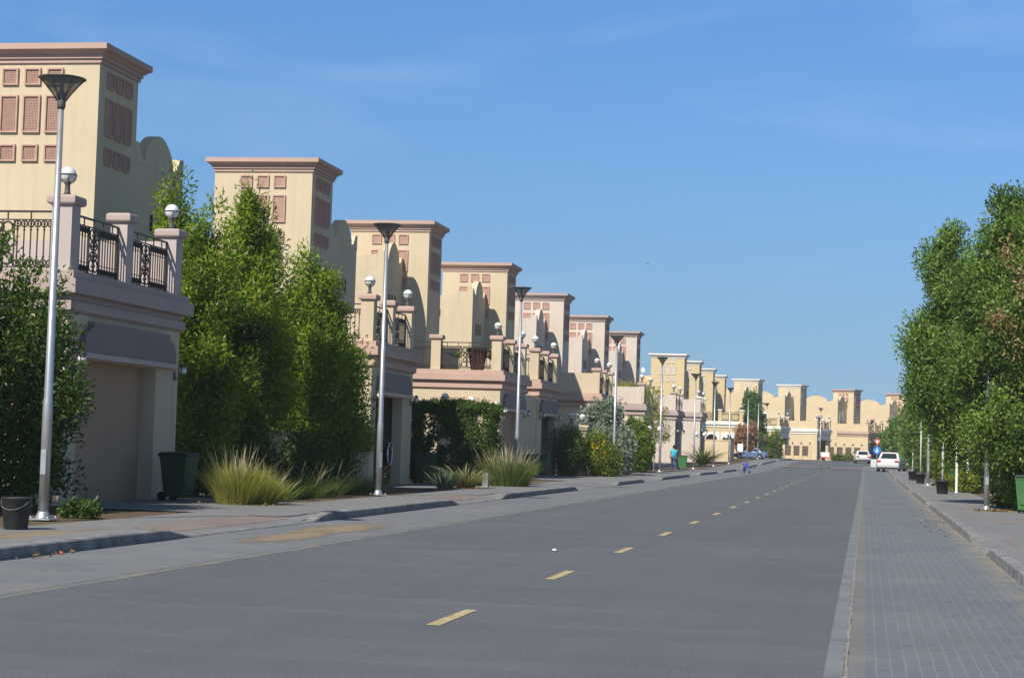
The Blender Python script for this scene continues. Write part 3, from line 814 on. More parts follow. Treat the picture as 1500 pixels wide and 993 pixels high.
# left: bush before the first garage
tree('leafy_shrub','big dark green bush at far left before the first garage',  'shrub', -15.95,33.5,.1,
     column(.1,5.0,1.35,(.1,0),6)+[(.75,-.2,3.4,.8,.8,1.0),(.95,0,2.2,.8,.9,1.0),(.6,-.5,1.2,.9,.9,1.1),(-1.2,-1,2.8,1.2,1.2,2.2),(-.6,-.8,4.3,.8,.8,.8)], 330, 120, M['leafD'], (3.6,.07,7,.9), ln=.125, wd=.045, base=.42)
tree('upright_tree','unseen upright tree added past the left edge to shade the dark bush','tree',-16.9,28.2,.1, column(.6,6.2,1.25,(0,0),6), 260, 85, M['leafD'], (5.4,.09,8,.7), ln=.15, wd=.055, base=.5)  # unseen tree, added outside the frame to throw shade on the bush
# left: upright trees between first and second garage
rng = np.random.default_rng(21); random.seed(5)
G_T = 'upright garden trees beside the first garage'
tree('upright_tree','tall slim tree rising behind the terrace of the first garage','tree',-17.7,46.5,.1, column(1.0,7.75,.9,(.05,0),7), 130, 160, M['leafA'], (6.8,.08,8,.6), G_T, ln=.15, wd=.05, base=.58)
tree('upright_tree','upright tree growing right against the end of the first garage','tree',-16.35,45.4,.1, column(.5,7.0,1.05,(.05,0),7)+[(-.6,.8,4.8,.7,.7,1.4),(.5,.3,2.6,.8,.9,1.3)], 190, 160, M['leafA'], (6.0,.09,8,.6), G_T, ln=.15, wd=.05, base=.48)
tree('upright_tree','bright green pointed tree in the middle of the garden trees','tree',-16.2,48.9,.1, column(2.2,7.75,1.12,(-.05,0),7)+[(-.75,-.5,3.4,.75,.7,1.3),(.55,-.5,4.4,.7,.7,1.5),(-.55,-.5,2.2,.5,.5,.7),(.2,.4,2.4,.9,.9,1.0)], 230, 170, M['leafA'], (6.6,.10,9,.8), G_T, ln=.15, wd=.05, base=.55)
tree('upright_tree','broad upright tree, rightmost of the garden trees before the second garage','tree',-16.0,53.6,.1, column(1.9,7.0,1.25,(.05,0),7)+[(.6,-.4,3.6,.8,.8,1.4),(-.7,-.5,4.0,.8,.8,1.5)], 240, 170, M['leafA'], (6.0,.10,9,.8), G_T, ln=.15, wd=.05, base=.52)
tree('young_tree','small light green tree at the near corner of the second garage','tree',-14.95,54.6,.1, column(1.3,4.35,.58,(.03,0),5), 85, 80, M['leafA'], (3.6,.05,6,.4), ln=.14, wd=.045, base=.72)
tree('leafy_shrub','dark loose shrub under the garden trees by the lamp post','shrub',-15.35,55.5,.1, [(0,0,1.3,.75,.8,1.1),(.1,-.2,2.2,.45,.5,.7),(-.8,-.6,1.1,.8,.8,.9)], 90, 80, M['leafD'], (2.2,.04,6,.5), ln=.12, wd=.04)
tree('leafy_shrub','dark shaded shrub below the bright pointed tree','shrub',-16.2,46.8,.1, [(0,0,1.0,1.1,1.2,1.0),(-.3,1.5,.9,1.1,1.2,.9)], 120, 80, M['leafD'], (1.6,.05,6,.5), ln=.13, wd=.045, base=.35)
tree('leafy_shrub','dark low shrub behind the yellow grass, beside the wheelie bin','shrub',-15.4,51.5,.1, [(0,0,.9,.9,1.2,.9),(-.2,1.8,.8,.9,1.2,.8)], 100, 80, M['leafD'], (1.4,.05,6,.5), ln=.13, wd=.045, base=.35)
tree('small_weed','low dark plant at the foot of the first garage pillar','plant',-13.3,31.0,.12, [(0,0,.12,.28,.28,.12),(.16,.2,.10,.2,.2,.09)], 18, 60, M['leafD'], (.2,.012,4,.15), ln=.08, wd=.04, cr=.13)
# hedge
hb = []
for hx in np.arange(-1.42,1.45,.285):
    for hz in np.arange(.3,2.85,.3):
        hb += [(hx,-.42,hz,.2,.16,.2)]
    for hy in (-.4,0,.4): hb += [(hx,hy,2.78+random.uniform(-.06,.06),.22,.25,.14)]
for hz in np.arange(.3,2.85,.3):
    for hy in (-.2,.2,.5): hb += [(1.42,hy,hz,.14,.24,.2),(-1.42,hy,hz,.14,.24,.2)]
tree('clipped_hedge','tall clipped green hedge before the arched garage wall','hedge',-14.8,68.4,.1,hb, 700, 75, M['leafD'], (2.0,.06,8,.8), ln=.10, wd=.046, cr=.2, stretch=1.0, shell=.6, base=.55, clumptint=.15)
# shrubs further along
tree('flowering_shrub','dark green shrub with bright yellow blossoms by the lamp post','shrub',-13.45,97.2,.1, [(0,0,1.0,.95,1.0,.95),(-.2,.2,1.55,.6,.7,.55),(.45,-.2,.7,.7,.7,.6)], 150, 75, M['leafY'], (1.4,.05,6,.5), ln=.13, wd=.06,
     extra=[('blossom',[(0,-.3,1.35,.8,.9,.7)],22,9,M['flowerY'],dict(ln=.10,wd=.09,cr=.12,shell=.3))])
tree('leafy_shrub','dark green hedge plant right of the stone gate pillar','shrub',-14.6,95.5,.1, [(0,0,1.25,.65,1.2,1.2),(-.4,1.5,1.4,.7,1.2,1.3)], 130, 80, M['leafD'], (1.8,.05,6,.4), ln=.12, wd=.05, base=.6)
tree('silver_shrub','big grey green silvery bush before the fifth garage','shrub',-14.0,104.5,.1, [(0,0,1.5,1.3,1.3,1.4),(-.6,.2,2.7,.95,1.0,1.1),(.1,0,3.45,.6,.7,.7),(.9,-.4,1.5,.75,.8,1.1),(-1.2,0,2.1,.65,.8,.9),(.75,-.3,.6,.7,.7,.5)], 300, 80, M['leafG'], (3.0,.09,8,.8), ln=.19, wd=.09, cr=.34, base=.5, clumptint=.3)
tree('leafy_shrub','rounded mid green bush next to the pedestrian','shrub',-13.9,117.5,.1, [(0,0,1.3,1.0,1.1,1.25),(-.2,.3,2.4,.75,.8,.8)], 190, 80, M['leafA'], (2.4,.07,7,.7), ln=.17, wd=.07, base=.35)
tree('airy_tree','thin airy tree with sparse pale foliage before the pale pink garage','tree',-14.6,132.5,.1, [(0,0,5.2,.6,.7,.8),(.25,0,3.9,.8,.8,.7),(.5,0,2.7,.8,.8,.6)], 55, 55, M['leafY'], (5.4,.06,9,.8), ln=.15, wd=.045, base=.75)
tree('bougainvillea','tall creeper with rusty red blossom covering a garden gate','creeper',-14.6,229,.0, [(.1,0,3.0,.75,1.0,.8),(1.0,1,3.3,.6,1.0,.9),(-.1,0,1.9,.6,1.0,.7),(1.1,1,2.1,.5,1,1.0)], 80, 60, M['flowerR'], (3.2,.08,6,.8), ln=.30, wd=.16, cr=.5)
tree('dense_tree','dark green tree standing by the red creeper near the bend','tree',-14.8,255,.0, [(0,0,5.4,1.5,1.6,2.6),(.4,0,2.6,1.5,1.6,2.0),(-.3,0,7.4,.9,1.0,1.1)], 160, 75, M['leafB'], (6.5,.15,7,1.2), ln=.34, wd=.17, cr=.6, base=.4)
tree('leafy_shrub','light green rounded shrub in front of the bend','shrub',-12.6,268,.0, [(0,0,1.8,1.1,1.2,1.9),(.5,0,1.0,.9,1.0,1.0)], 90, 70, M['leafY'], (2.2,.07,6,.7), ln=.30, wd=.15, cr=.5, base=.35)
rng = np.random.default_rng(8); random.seed(8)
# right: two tall trees, shrub, far row
G_R = 'tall dense trees shading the right pavement'
tree('shade_tree','tallest dense tree on the right with some browning leaves','tree',5.35,56.6,.1,
     [(-.55,0,7.4,1.4,1.7,1.6),(-1.3,0,8.7,.42,.6,.75),(-1.0,0,8.2,.6,.8,.9),(-1.75,0,7.5,.5,.7,.8),(-.1,0,8.5,.5,.7,.85),(.9,.3,7.8,1.3,1.5,1.5),(-.9,0,5.8,1.9,2.1,1.6),(1.0,.3,5.4,1.8,2.0,2.0),(-1.0,.2,4.1,2.1,2.2,1.5),(.9,0,3.5,1.8,1.9,1.5),(-.8,.2,2.6,1.6,1.6,1.1),(-1.3,.4,2.2,1.0,1.2,.8)],
     330, 430, M['leafB'], (8.6,.17,12,1.6), G_R, ln=.125, wd=.06, cr=.56, stretch=1.25, base=.5, clumptint=.3,
     extra=[('browned_leaves',[(-1.35,-1.75,7.1,.4,.3,.5),(-1.2,-1.95,6.3,.45,.3,.6),(-1.75,-2.15,5.5,.45,.3,.45),(-1.3,-2.2,4.9,.4,.3,.4),(-.9,-2.1,5.6,.4,.3,.5)],20,34,M['dry'],dict(ln=.12,wd=.06,cr=.34,shell=.6))])
tree('shade_tree','dense tree leaning over the right pavement, left of the tallest one','tree',4.9,64.5,.1,
     [(-2.3,0,8.1,.42,.55,1.0),(-2.75,0,7.5,.35,.45,.7),(-2.0,0,6.7,1.05,1.4,1.4),(-1.0,0,7.0,1.2,1.4,1.2),(-2.3,0,5.4,1.25,1.5,1.4),(-3.0,0,5.4,.55,.9,.9),(-2.95,0,4.3,.5,.9,.7),(-1.0,0,5.2,1.7,1.8,1.6),(-2.3,0,3.9,1.35,1.6,1.2),(-2.75,0,3.7,.8,.9,.7),(-1.2,0,3.4,1.6,1.6,1.2),(-1.0,.2,2.5,1.3,1.3,1.0),(-1.7,.2,2.5,1.0,1.2,.8)],
     290, 430, M['leafB'], (7.6,.16,11,1.7), G_R, ln=.135, wd=.065, cr=.56, stretch=1.25, base=.5, clumptint=.3)
tree('leafy_shrub','yellow green shrub beside the right wheelie bin, under the tall tree','shrub',4.35,57.8,.1, [(0,0,1.1,.65,.8,1.0),(.15,0,2.1,.6,.7,.9),(.6,.2,1.4,.6,.8,1.2),(-.25,0,1.7,.4,.5,.6)], 150, 85, M['leafB'], (2.2,.06,7,.5), ln=.16, wd=.08, cr=.32, base=.75)
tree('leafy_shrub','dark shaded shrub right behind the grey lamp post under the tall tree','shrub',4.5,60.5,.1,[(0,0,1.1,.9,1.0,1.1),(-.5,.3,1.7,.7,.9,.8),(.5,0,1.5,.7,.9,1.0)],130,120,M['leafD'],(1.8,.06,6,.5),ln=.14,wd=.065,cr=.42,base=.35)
far = [(4.4,88,5.2,1.5),(4.9,104,6.0,1.9),(4.4,122,5.6,1.7),(4.6,140,6.2,2.0),(4.4,158,6.0,2.0),(4.6,178,5.8,2.0),(4.3,200,5.6,2.2),(3.6,232,5.0,1.9),(4.0,262,4.8,1.7)]
fl = ['first tree behind the tall right trees','second tree beyond the tall right trees, over the slim poles','third tree in the row along the right pavement','fourth tree in the row along the right pavement','fifth tree in the right row, level with the parked cars','tree in the right row just beyond the white car','tree at the left end of the right row, behind the yield sign','tall thin tree at the tip of the right row','farthest thin tree standing before the pink corniced villa']
for (x,y,h,r), lab in zip(far, fl):
    s = 1+ (y-80)/160
    tree('row_tree', lab, 'tree', x, y, .1, column(1.0,h,r,(0,0),5)+[(-.5*r,0,h*.55,.6*r,.6*r,.9),(.4*r,0,h*.35,.7*r,.7*r,.9)], int(150/s), 75, M['leafB'], (h*.85,.1,6,.9), 'row of trees along the right pavement', ln=.18*s, wd=.09*s, cr=.42*s**.5, base=.42)
tree('leafy_shrub','small yellow green shrub among the slim poles on the right','shrub',4.0,103,.1, [(0,0,.9,.5,.8,.9),(.2,.3,1.6,.4,.6,.6)], 50, 70, M['leafY'], (1.4,.05,5,.4), ln=.2, wd=.08, cr=.36, base=.5)
tree('leafy_shrub','low green shrub at the foot of the cream wall on the right','shrub',4.2,86,.1, [(0,0,.4,.6,1.2,.35),(.3,1.5,.5,.5,1.0,.4)], 60, 70, M['leafY'], (.6,.03,5,.3), ln=.14, wd=.06, cr=.26, base=.5)

def blades(name, x, y, parts, label, cat, group=None):
    """parts: (child name, count, base radii, length, spread, width, material, bend)"""
    t = thing(name, label, cat, (x,y,.11+gz(y)))
    if group: t['group'] = group
    for nm, n, (rx,ry), ln, sp, wd, m, bend in parts:
        a = rng.random(n)*2*np.pi; r = rng.random(n)**.5
        base = np.stack([rx*r*np.cos(a), ry*r*np.sin(a), np.zeros(n)],1)
        dirr = np.stack([np.cos(a)*r*sp, np.sin(a)*r*sp, np.ones(n)],1) + rng.normal(0,.16,(n,3))*[1,1,.2]
        dirr /= np.linalg.norm(dirr,axis=1,keepdims=True)
        l = ln*rng.uniform(.55,1.15,n)
        side = np.stack([-np.sin(a+rng.normal(0,.8,n)), np.cos(a), np.zeros(n)],1); side /= np.linalg.norm(side,axis=1,keepdims=True)
        hor = dirr*[1,1,0]; prev = base; V = []
        K = 4
        pts = [base + dirr*(l*k/K)[:,None] + hor*(bend*l*(k/K)**2)[:,None] - np.array([0,0,1])*(bend*.55*l*(k/K)**2.2)[:,None] for k in range(K+1)]
        if nm == 'seed_plumes':
            pts = [p for p in pts]; ws = [wd*.12,wd*.12,wd*.5,wd,wd*.1]
        else: ws = [wd,wd*.95,wd*.75,wd*.45,wd*.05]
        for k in range(K):
            V.append(np.stack([pts[k]-side*ws[k]/2, pts[k]+side*ws[k]/2, pts[k+1]+side*ws[k+1]/2, pts[k+1]-side*ws[k+1]/2],1))
        V = np.concatenate(V,0)
        tint = np.tile(np.clip(rng.normal(.5,.25,n),0,1),K)
        link(nm, quads(nm, V.reshape(-1,3), n*K, tint, m), t)['kind'] = 'stuff'
    return t
blades('fountain_grass',-13.42,39.9,[('leaf_blades',2200,(.40,.46),1.0,.5,.013,M['grassY'],.22),('seed_plumes',120,(.33,.38),1.4,.30,.013,M['plume'],.2)],'large yellow fountain grass clump on the pavement edge by the first wheelie bin','grass')
blades('fountain_grass',-13.0,40.3,[('leaf_blades',1100,(.3,.35),.8,.6,.012,M['grassY'],.28),('seed_plumes',40,(.25,.3),1.1,.4,.013,M['plume'],.3)],'smaller right half of the yellow fountain grass, leaning to the road','grass')
for x,y,h,lab in ((-14.4,44.2,.7,'low green grass tuft in front of the garden trees'),(-14.0,46.4,.9,'shaded green grass under the garden trees, second from the fountain grass'),(-14.1,48.6,.85,'shaded green grass just left of the second lamp post'),(-14.0,52.2,.85,'shaded grass behind the second lamp post'),(-13.6,42.6,.8,'dim green grass right behind the fountain grass')):
    blades('grass_tuft',x,y,[('leaf_blades',420,(.6,.9),h*.9,.8,.016,M['grassG'],.45),('seed_plumes',22,(.5,.7),h*1.35,.5,.018,M['plume'],.4)],lab,'grass','shaded grass tufts under the garden trees')
blades('spiky_plant',-13.35,60.6,[('leaf_blades',130,(.22,.3),.78,.95,.055,M['grassB'],.12)],'blue green spiky plant on the verge before the hedge','plant')
blades('fountain_grass',-12.85,61.4,[('leaf_blades',520,(.22,.35),.95,.9,.013,M['grassG'],.5),('seed_plumes',60,(.2,.3),1.2,.9,.03,M['plume'],.5),('dead_blades',420,(.25,.35),.55,.6,.016,M['straw'],.3)],'grass tuft with straw coloured dead leaves beside the blue green spiky plant','grass')
blades('fountain_grass',-12.55,66.9,[('leaf_blades',2000,(.8,.95),1.2,.45,.015,M['grassG'],.28),('seed_plumes',190,(.65,.75),1.65,.35,.024,M['plume'],.25)],'tall green grass with feathery plumes around the third lamp post','grass')
blades('fountain_grass',-13.3,72.0,[('leaf_blades',500,(.35,.5),.9,.6,.016,M['grassG'],.4),('seed_plumes',60,(.3,.4),1.35,.6,.03,M['plume'],.4)],'dark shaded grass with pale plumes at the foot of the hedge','grass')
blades('terrace_grass',-17.2,139,[('leaf_blades',500,(1.6,.8),1.1,.3,.04,M['grassY'],.25)],'dry yellow grass growing on the pale pink terrace','grass').location.z = 5.6
blades('garden_palm',-12.5,150,[('fronds',170,(.18,.18),2.3,1.35,.10,M['grassG'],.45)],'small bushy palm on the verge beside the green bin','palm').location.z += .35
blades('potted_palm',-17.95,83.0,[('fronds',46,(.06,.06),1.0,1.5,.05,M['grassG'],.5)],'little palm on the terrace above the hedge','palm').location.z = 5.35
blades('potted_palm',-16.4,83.4,[('fronds',60,(.10,.10),1.1,1.1,.05,M['grassG'],.4)],'dark leafy terrace plant behind the maroon flower pot','plant').location.z = 5.3
# leaf litter
def litter(name, cx, cy, rx, ry, n, z, m, lab=None):
    a = rng.random(n)*2*np.pi; r = rng.random(n)**.6
    P = np.stack([cx+rx*r*np.cos(a), cy+ry*r*np.sin(a), z+rng.random(n)*.03],1)
    D = unit(n)*[1,1,.25]; U = unit(n)*.5+[0,0,1]
    o = link(name, leaf_mesh(name, P, D, U, .09*rng.uniform(.6,1.3,n), .05*rng.uniform(.6,1.3,n), rng.random(n), m))
    return struct(o, 'stuff')
litter('leaf_litter',3.6,56.6,.55,.9,420,.13,M['dry'])
litter('leaf_litter',4.15,43.0,.35,4.2,260,.135,M['dry'])
litter('leaf_litter',-10.2,23.5,.12,1.6,14,.012,M['dry'])
litter('leaf_litter',-13.2,40.2,1.2,1.2,200,.125,M['straw'])
litter('leaf_litter',-12.8,61.3,.7,1.1,160,.125,M['straw'])
litter('leaf_litter',1.6,50,.3,12,60,.01,M['dry'])

# ---------------------------------------------------------------- street things
def wheelie_bin(label, x, y, rz, body, group='wheelie bins along the street'):
    t = thing('wheelie_bin', label, 'wheelie bin', (x,y,.125+gz(y)), rz, group)
    b = MB()
    b.loft([rect(-.21,.21,-.24,.22,.09), rect(-.22,.22,-.25,.24,.12), rect(-.285,.285,-.33,.33,.93), rect(-.30,.30,-.345,.345,.94), rect(-.30,.30,-.345,.345,.985)])
    b.box(-.16,.16,-.292,-.27,.25,.72)
    b.build('body', body, t)
    l = MB(); l.loft([rect(-.305,.305,-.36,.35,.988), rect(-.31,.31,-.365,.36,1.02), rect(-.28,.28,-.33,.34,1.065), rect(-.18,.18,-.22,.28,1.08)]); ld = l.build('lid', M['binlid'], t)
    h = MB(); h.path([(-.24,.34,.99),(-.24,.42,1.0),(.24,.42,1.0),(.24,.34,.99)],.017,6); h.build('handle', M['binlid'], t)
    for s in (-1,1):
        q = MB(); q.tube((s*.25-.03,.27,.1),(s*.25+.03,.27,.1),.1,n=14); q.build('wheel', M['rubber'], t)
    return t
wheelie_bin('dark green wheelie bin at the pillar of the first garage', -15.0,40.55,R(80),M['bin'])
wheelie_bin('dark green wheelie bin beside the second garage pillar, left of the hedge', -15.35,66.3,R(80),M['bin'])
wheelie_bin('left of the two green bins by the fourth garage', -14.85,85.2,R(85),M['bin'])
wheelie_bin('right of the two green bins by the fourth garage', -15.0,88.9,R(95),M['bin'])
wheelie_bin('mid green wheelie bin beyond the pedestrian', -13.2,140.5,R(90),M['binlit'])
wheelie_bin('bright green bin at the right edge under the yellow green shrub', 4.47,55.4,R(-12),M['binlit'])
wheelie_bin('green bin standing at the cream wall behind the slim poles on the right', 4.4,96,R(-80),M['binlit'])
t = thing('bucket','battered black bucket with handle on the pavement at far left','bucket',(-12.32,26.55,.125))
b = MB(); b.lathe([(.165,0),(.175,.01),(.215,.44),(.228,.45),(.228,.475),(.212,.475),(.168,.03),(.01,.025)], n=24); b.build('body', M['black'], t)
b = MB(); b.path([(.22*math.cos(a),-.02-.19*math.sin(a),.45-.16*math.sin(a)) for a in [math.pi*i/12 for i in range(13)]],.008,6); b.build('handle', M['lampiron'], t)
t = thing('stub_post','short grey stub post at the edge of the tall plumed grass','post',(-12.62,63.6,.11)); b = MB(); b.bbox(-.10,.10,-.10,.10,0,.50,.015); b.build('post', M['kerb'], t); b = MB(); b.bbox(-.085,.085,-.085,.085,.502,.53,.01); b.build('cap', M['lampiron'], t)
def gate_pillar(label, x, y, h, m, globe=True):
    t = thing('gate_pillar', label, 'gate pillar', (x,y,.1+gz(y)), 0, 'garden gate pillars')
    b = MB(); b.bbox(-.24,.24,-.24,.24,0,h,.012); b.build('shaft', m, t)
    b = MB(); b.loft([rect(-e,e,-e,e,h-.2+z) for e,z in ((.25,0),(.31,.04),(.31,.12),(.36,.16),(.36,.26),(.3,.3))]); b.build('cap', m, t)
    if globe: globe_lamp(t,0,0,h+.1)
    return t
gate_pillar('pale stone gate pillar with cap right of the two bins', -15.3,97.4,2.35,M['pinkwhite'],False)
gate_pillar('gate pillar topped by a white globe, left of the grey green bush', -15.1,98.5,2.55,M['creamlow'])
gate_pillar('gate pillar with white globe half hidden by the grey green bush', -15.0,101.8,2.55,M['creamlow'])
gate_pillar('gate pillar with white globe behind the hedge, under the arch', -16.3,78.5,2.75,M['creamlow'])
gate_pillar('gate pillar with white globe at the left shoulder of the hedge', -17.2,77.5,2.85,M['creamlow'])
gate_pillar('gate pillar with white globe at the right shoulder of the hedge', -15.45,79.5,2.6,M['creamlow'])
def cluster_lamp(label, x, y, h, n=2):
    t = thing('garden_lamp', label, 'garden lamp', (x,y,.1+gz(y)), 0, 'garden lamps with paired white globes')
    b = MB(); b.lathe([(.10,0),(.10,.06),(.045,.1),(.04,h)], n=10); b.path([(-.36,0,h+.02),(-.2,0,h-.08),(.2,0,h-.08),(.36,0,h+.02)],.025,6); b.build('post', M['lampiron'], t)
    for s in (-1,1):
        g = MB(); g.sphere((s*.36,0,h+.2),.2,12,8); g.build('globe', M['globe'], t)
    return t
cluster_lamp('twin globe garden lamp behind the pedestrian', -14.0,128.5,2.65)
cluster_lamp('twin globe garden lamp in front of the left white arch', -14.6,172,2.6)
cluster_lamp('twin globe garden lamp by the right white arch', -14.3,205,2.4)
# beige garden wall before the arched terrace
t = thing('garden_wall','beige garden wall in front of the white trimmed arches','wall',(-14.2,205,gz(205)))
b = MB(); b.box(-3.4,0,0,.25,0,2.3); b.box(-.25,0,.252,6,0,2.3); b.build('wall', M['sandwall'] if 'sandwall' in M else M['palecream'], t); b = MB(); b.bbox(-3.45,.05,-.05,.3,2.302,2.4,.01); b.build('coping', M['palecream'], t)
t = thing('notice_board','white notice board on posts by the red creeper','sign',(-13.6,212,gz(212)+.1)); b = MB(); b.bbox(-.3,.3,-.02,.02,1.0,1.9,.006); b.build('panel', M['signwhite'], t)
for s in (-1,1):
    b = MB(); b.tube((s*.24,.03,0),(s*.24,.03,1.9),.025,n=8); b.build('post', M['steel'], t)
# right garden wall
t = thing('garden_wall','cream garden wall with posts behind the right pavement','wall',(5.2,70,.1))
b = MB(); b.box(0,.2,0,44,0,1.75); b.build('wall', M['palecream'], t)
for k in range(12):
    b = MB(); b.bbox(-.1,.28,4*k-.2,4*k+.2,0,2.05,.012); b.build('post', M['palecream'], t)
# slim poles in black pots
def potted_pole(label, x, y, h):
    t = thing('potted_pole', label, 'pole', (x,y,.125+gz(y)), 0, 'white poles set in black pots')
    b = MB(); b.lathe([(.2,0),(.22,.02),(.27,.5),(.285,.5),(.285,.56),(.26,.56),(.25,.5),(.02,.48)], n=18); b.build('pot', M['black'], t)
    b = MB(); b.tube((0,0,.3),(0,0,h),.045,.04,n=10); b.build('pole', M['steelw'], t)
potted_pole('white pole in a black pot nearest on the right pavement', 3.12,80.5,3.0)
potted_pole('tall white pole in a black pot, second on the right pavement', 3.05,110.0,4.3)
potted_pole('white pole in a black pot, farthest on the right pavement', 2.95,124.0,2.6)
def slim_post(label,x,y,h):
    t = thing('slim_post', label, 'post', (x,y,.12+gz(y)), 0, 'slim white posts on the right verge')
    b = MB(); b.lathe([(.09,0),(.09,.03),(.05,.05),(.048,h)], n=10); b.build('post', M['steelw'], t)
    b = MB(); b.lathe([(.055,h),(.06,h+.03),(.01,h+.06)], n=10); b.build('cap', M['steelw'], t)
slim_post('white slim post at the foot of the cream wall, left one', 3.85,84.2,2.9)
slim_post('white slim post at the foot of the cream wall, right one', 4.45,87.0,3.2)
slim_post('white slim post beside the parked cars', 4.0,170,2.6)
slim_post('white slim post farther behind the parked cars', 3.2,184,3.2)
# yield sign over blue roundel
t = thing('road_sign','red and white yield triangle above a blue round arrow sign on one pole','road sign',(.98,171,gz(171)))
b = MB(); b.tube((0,0,0),(0,0,3.1),.035,n=10); b.build('pole', M['steel'], t)
def tri(r): return [(r*math.cos(R(a)), 2.72+r*math.sin(R(a))) for a in (30,150,270)]
b = MB(); b.prism(tri(.38),'y',-.05,-.035); yt = b.build('yield_triangle', M['signred'], t)
b = MB(); b.prism(tri(.21),'y',-.056,-.0505); b.build('white_centre', M['signwhite'], yt)
b = MB(); b.tube((0,-.05,1.95),(0,-.035,1.95),.34,n=28); rd = b.build('blue_roundel', M['signblue'], t)
b = MB(); b.prism([(-.04,2.13),(.05,2.15),(.04,1.93),(.15,1.94),(-.04,1.72),(-.16,1.94),(-.05,1.93)],'y',-.056,-.0505); b.build('arrow', M['signwhite'], rd)
# temporary board on the speed table
t = thing('barrier_board','small white board on two legs standing on the speed table','sign',(-3.85,187.5,gz(187.5)+.04))
b = MB(); b.bbox(-.42,.42,-.03,.03,.95,1.5,.01); bp = b.build('board', M['signwhite'], t)
b = MB(); b.box(-.42,.42,-.036,-.031,.97,1.06); b.build('stripe', M['signred'], bp)
for s in (-1,1):
    b = MB(); b.tube((s*.36,0,.06),(s*.36,0,1.5),.04,n=8); b.build('leg', M['paint'], t)
    b = MB(); b.bbox(s*.36-.12,s*.36+.12,-.3,.3,0,.06,.01); b.build('foot', M['lampiron'], t)
# terrace pot, satellite dish, bird, litter
t = thing('flower_pot','dark maroon square flower pot on the terrace ledge above the hedge','flower pot',(-16.95,82.72,4.83))
b = MB(); b.loft([rect(-.24,.24,-.24,.24,0),rect(-.38,.38,-.38,.38,.85),rect(-.42,.42,-.42,.42,.86),rect(-.42,.42,-.42,.42,.96)]); b.build('pot', M['pot'], t); b = MB(); b.box(-.36,.36,-.36,.36,.96,.975); b.build('soil_fill', M['soil'], t)
def dish(label, x, y, z):
    t = thing('satellite_dish', label, 'satellite dish', (x,y,z), R(-50)); t.scale = (.7,.7,.7)
    b = MB(); b.tube((0,0,0),(0,0,1.1),.03,n=8); b.build('mast', M['steel'], t)
    b = MB()
    rings = [[(r*math.cos(a), -.1-.25*(1-(r/.6)**2)+.25, 1.3+r*math.sin(a)) for a in [2*math.pi*k/20 for k in range(20)]] for r in (.02,.2,.4,.6)]
    rings += [[(p[0],p[1]+.02,p[2]) for p in r] for r in rings[::-1]]
    b.loft(rings, sm=True); b.build('reflector', M['steelw'], t)
    b = MB(); b.path([(0,.1,.8),(0,-.45,1.2)],.012,6); b.sphere((0,-.47,1.22),.05,8,6); b.build('feed_arm', M['steel'], t)
dish('white satellite dish on the roof left of the first yellow tower', -25.5,219,9.6)
bpos = Vector((CX,CY,0))
t = thing('bird','tiny dark bird gliding in the open sky','bird',(-13.8,120,13.25)); t.scale = (.42,.42,.42)
b = MB(); b.sphere((0,0,0),.09,10,6,sy=2.3,sx=.8,sz=.7); b.sphere((0,-.22,.02),.05,8,5)
for s in (-1,1):
    i = len(b.v); b.v += [(s*.05,-.1,.02),(s*.05,.1,.02),(s*.3,.04,.13),(s*.3,-.12,.13),(s*.55,.1,.08),(s*.05,-.1,.035),(s*.05,.1,.035),(s*.3,.04,.145),(s*.3,-.12,.145)]
    b.face((i,i+1,i+2,i+3)); b.face((i+3,i+2,i+4)); b.face((i+5,i+6,i+7,i+8)); b.face((i+8,i+7,i+4))
b.v += [(-.05,.18,0),(.05,.18,0),(.08,.36,.01),(-.08,.36,.01)]; i = len(b.v)-4; b.face((i,i+1,i+2,i+3)); b.build('body', M['hair'], t)
b = MB(); b.sphere((-4.63,28.9,.02),.03,8,6,sz=.6,sx=1.3); tag(b.build('paper_scrap', M['signwhite']), 'white crumpled paper scrap lying on the open road', 'litter')
b = MB(); b.sphere((-10.2,23.4,.02),.028,8,6,sz=.45,sx=1.2); tag(b.build('wrapper', M['signred']), 'small red wrapper lying against the left kerb', 'litter')
# dry leaves along end fences
def end_fence(label, x, y, rz, n, sp):
    t = thing('garden_fence', label, 'fence', (x,y,gz(y)+.05), rz, 'low garden fences before the far villas')
    W_ = n*sp
    b = MB(); b.box(0,W_,0,.25,0,.55); b.build('base_wall', M['palecream'], t)
    b = MB(); b.box(0,W_,.1,.14,.55,2.0); b.build('screen', simple_screen, t)
    for k in range(n+1):
        b = MB(); b.bbox(k*sp-.2,k*sp+.2,-.1,.33,0,2.15,.01); o_ = b.build('post', M['palecream'], t)
        b = MB(); b.lathe([(.06,2.15),(.05,2.3)],(k*sp,.12,0),n=8); b.sphere((k*sp,.12,2.42),.14,10,6); b.build('post_lamp', M['lampiron'], o_)
simple_screen = simple('fence_screen', (.13,.10,.075), .9, .1)
end_fence('low cream fence before the white corniced far villa', -13.0,281.5,R(-3),4,1.25)
end_fence('low cream fence before the pink corniced far villa', -5.6,284.5,R(-3),4,1.25)
tree('verge_plant','low flowering strip at the foot of the far cream fence','plant',-3.0,283,.0,[(0,0,.35,2.2,.6,.35)],50,60,M['leafY'],(.4,.03,4,.5),ln=.25,wd=.14,cr=.4)

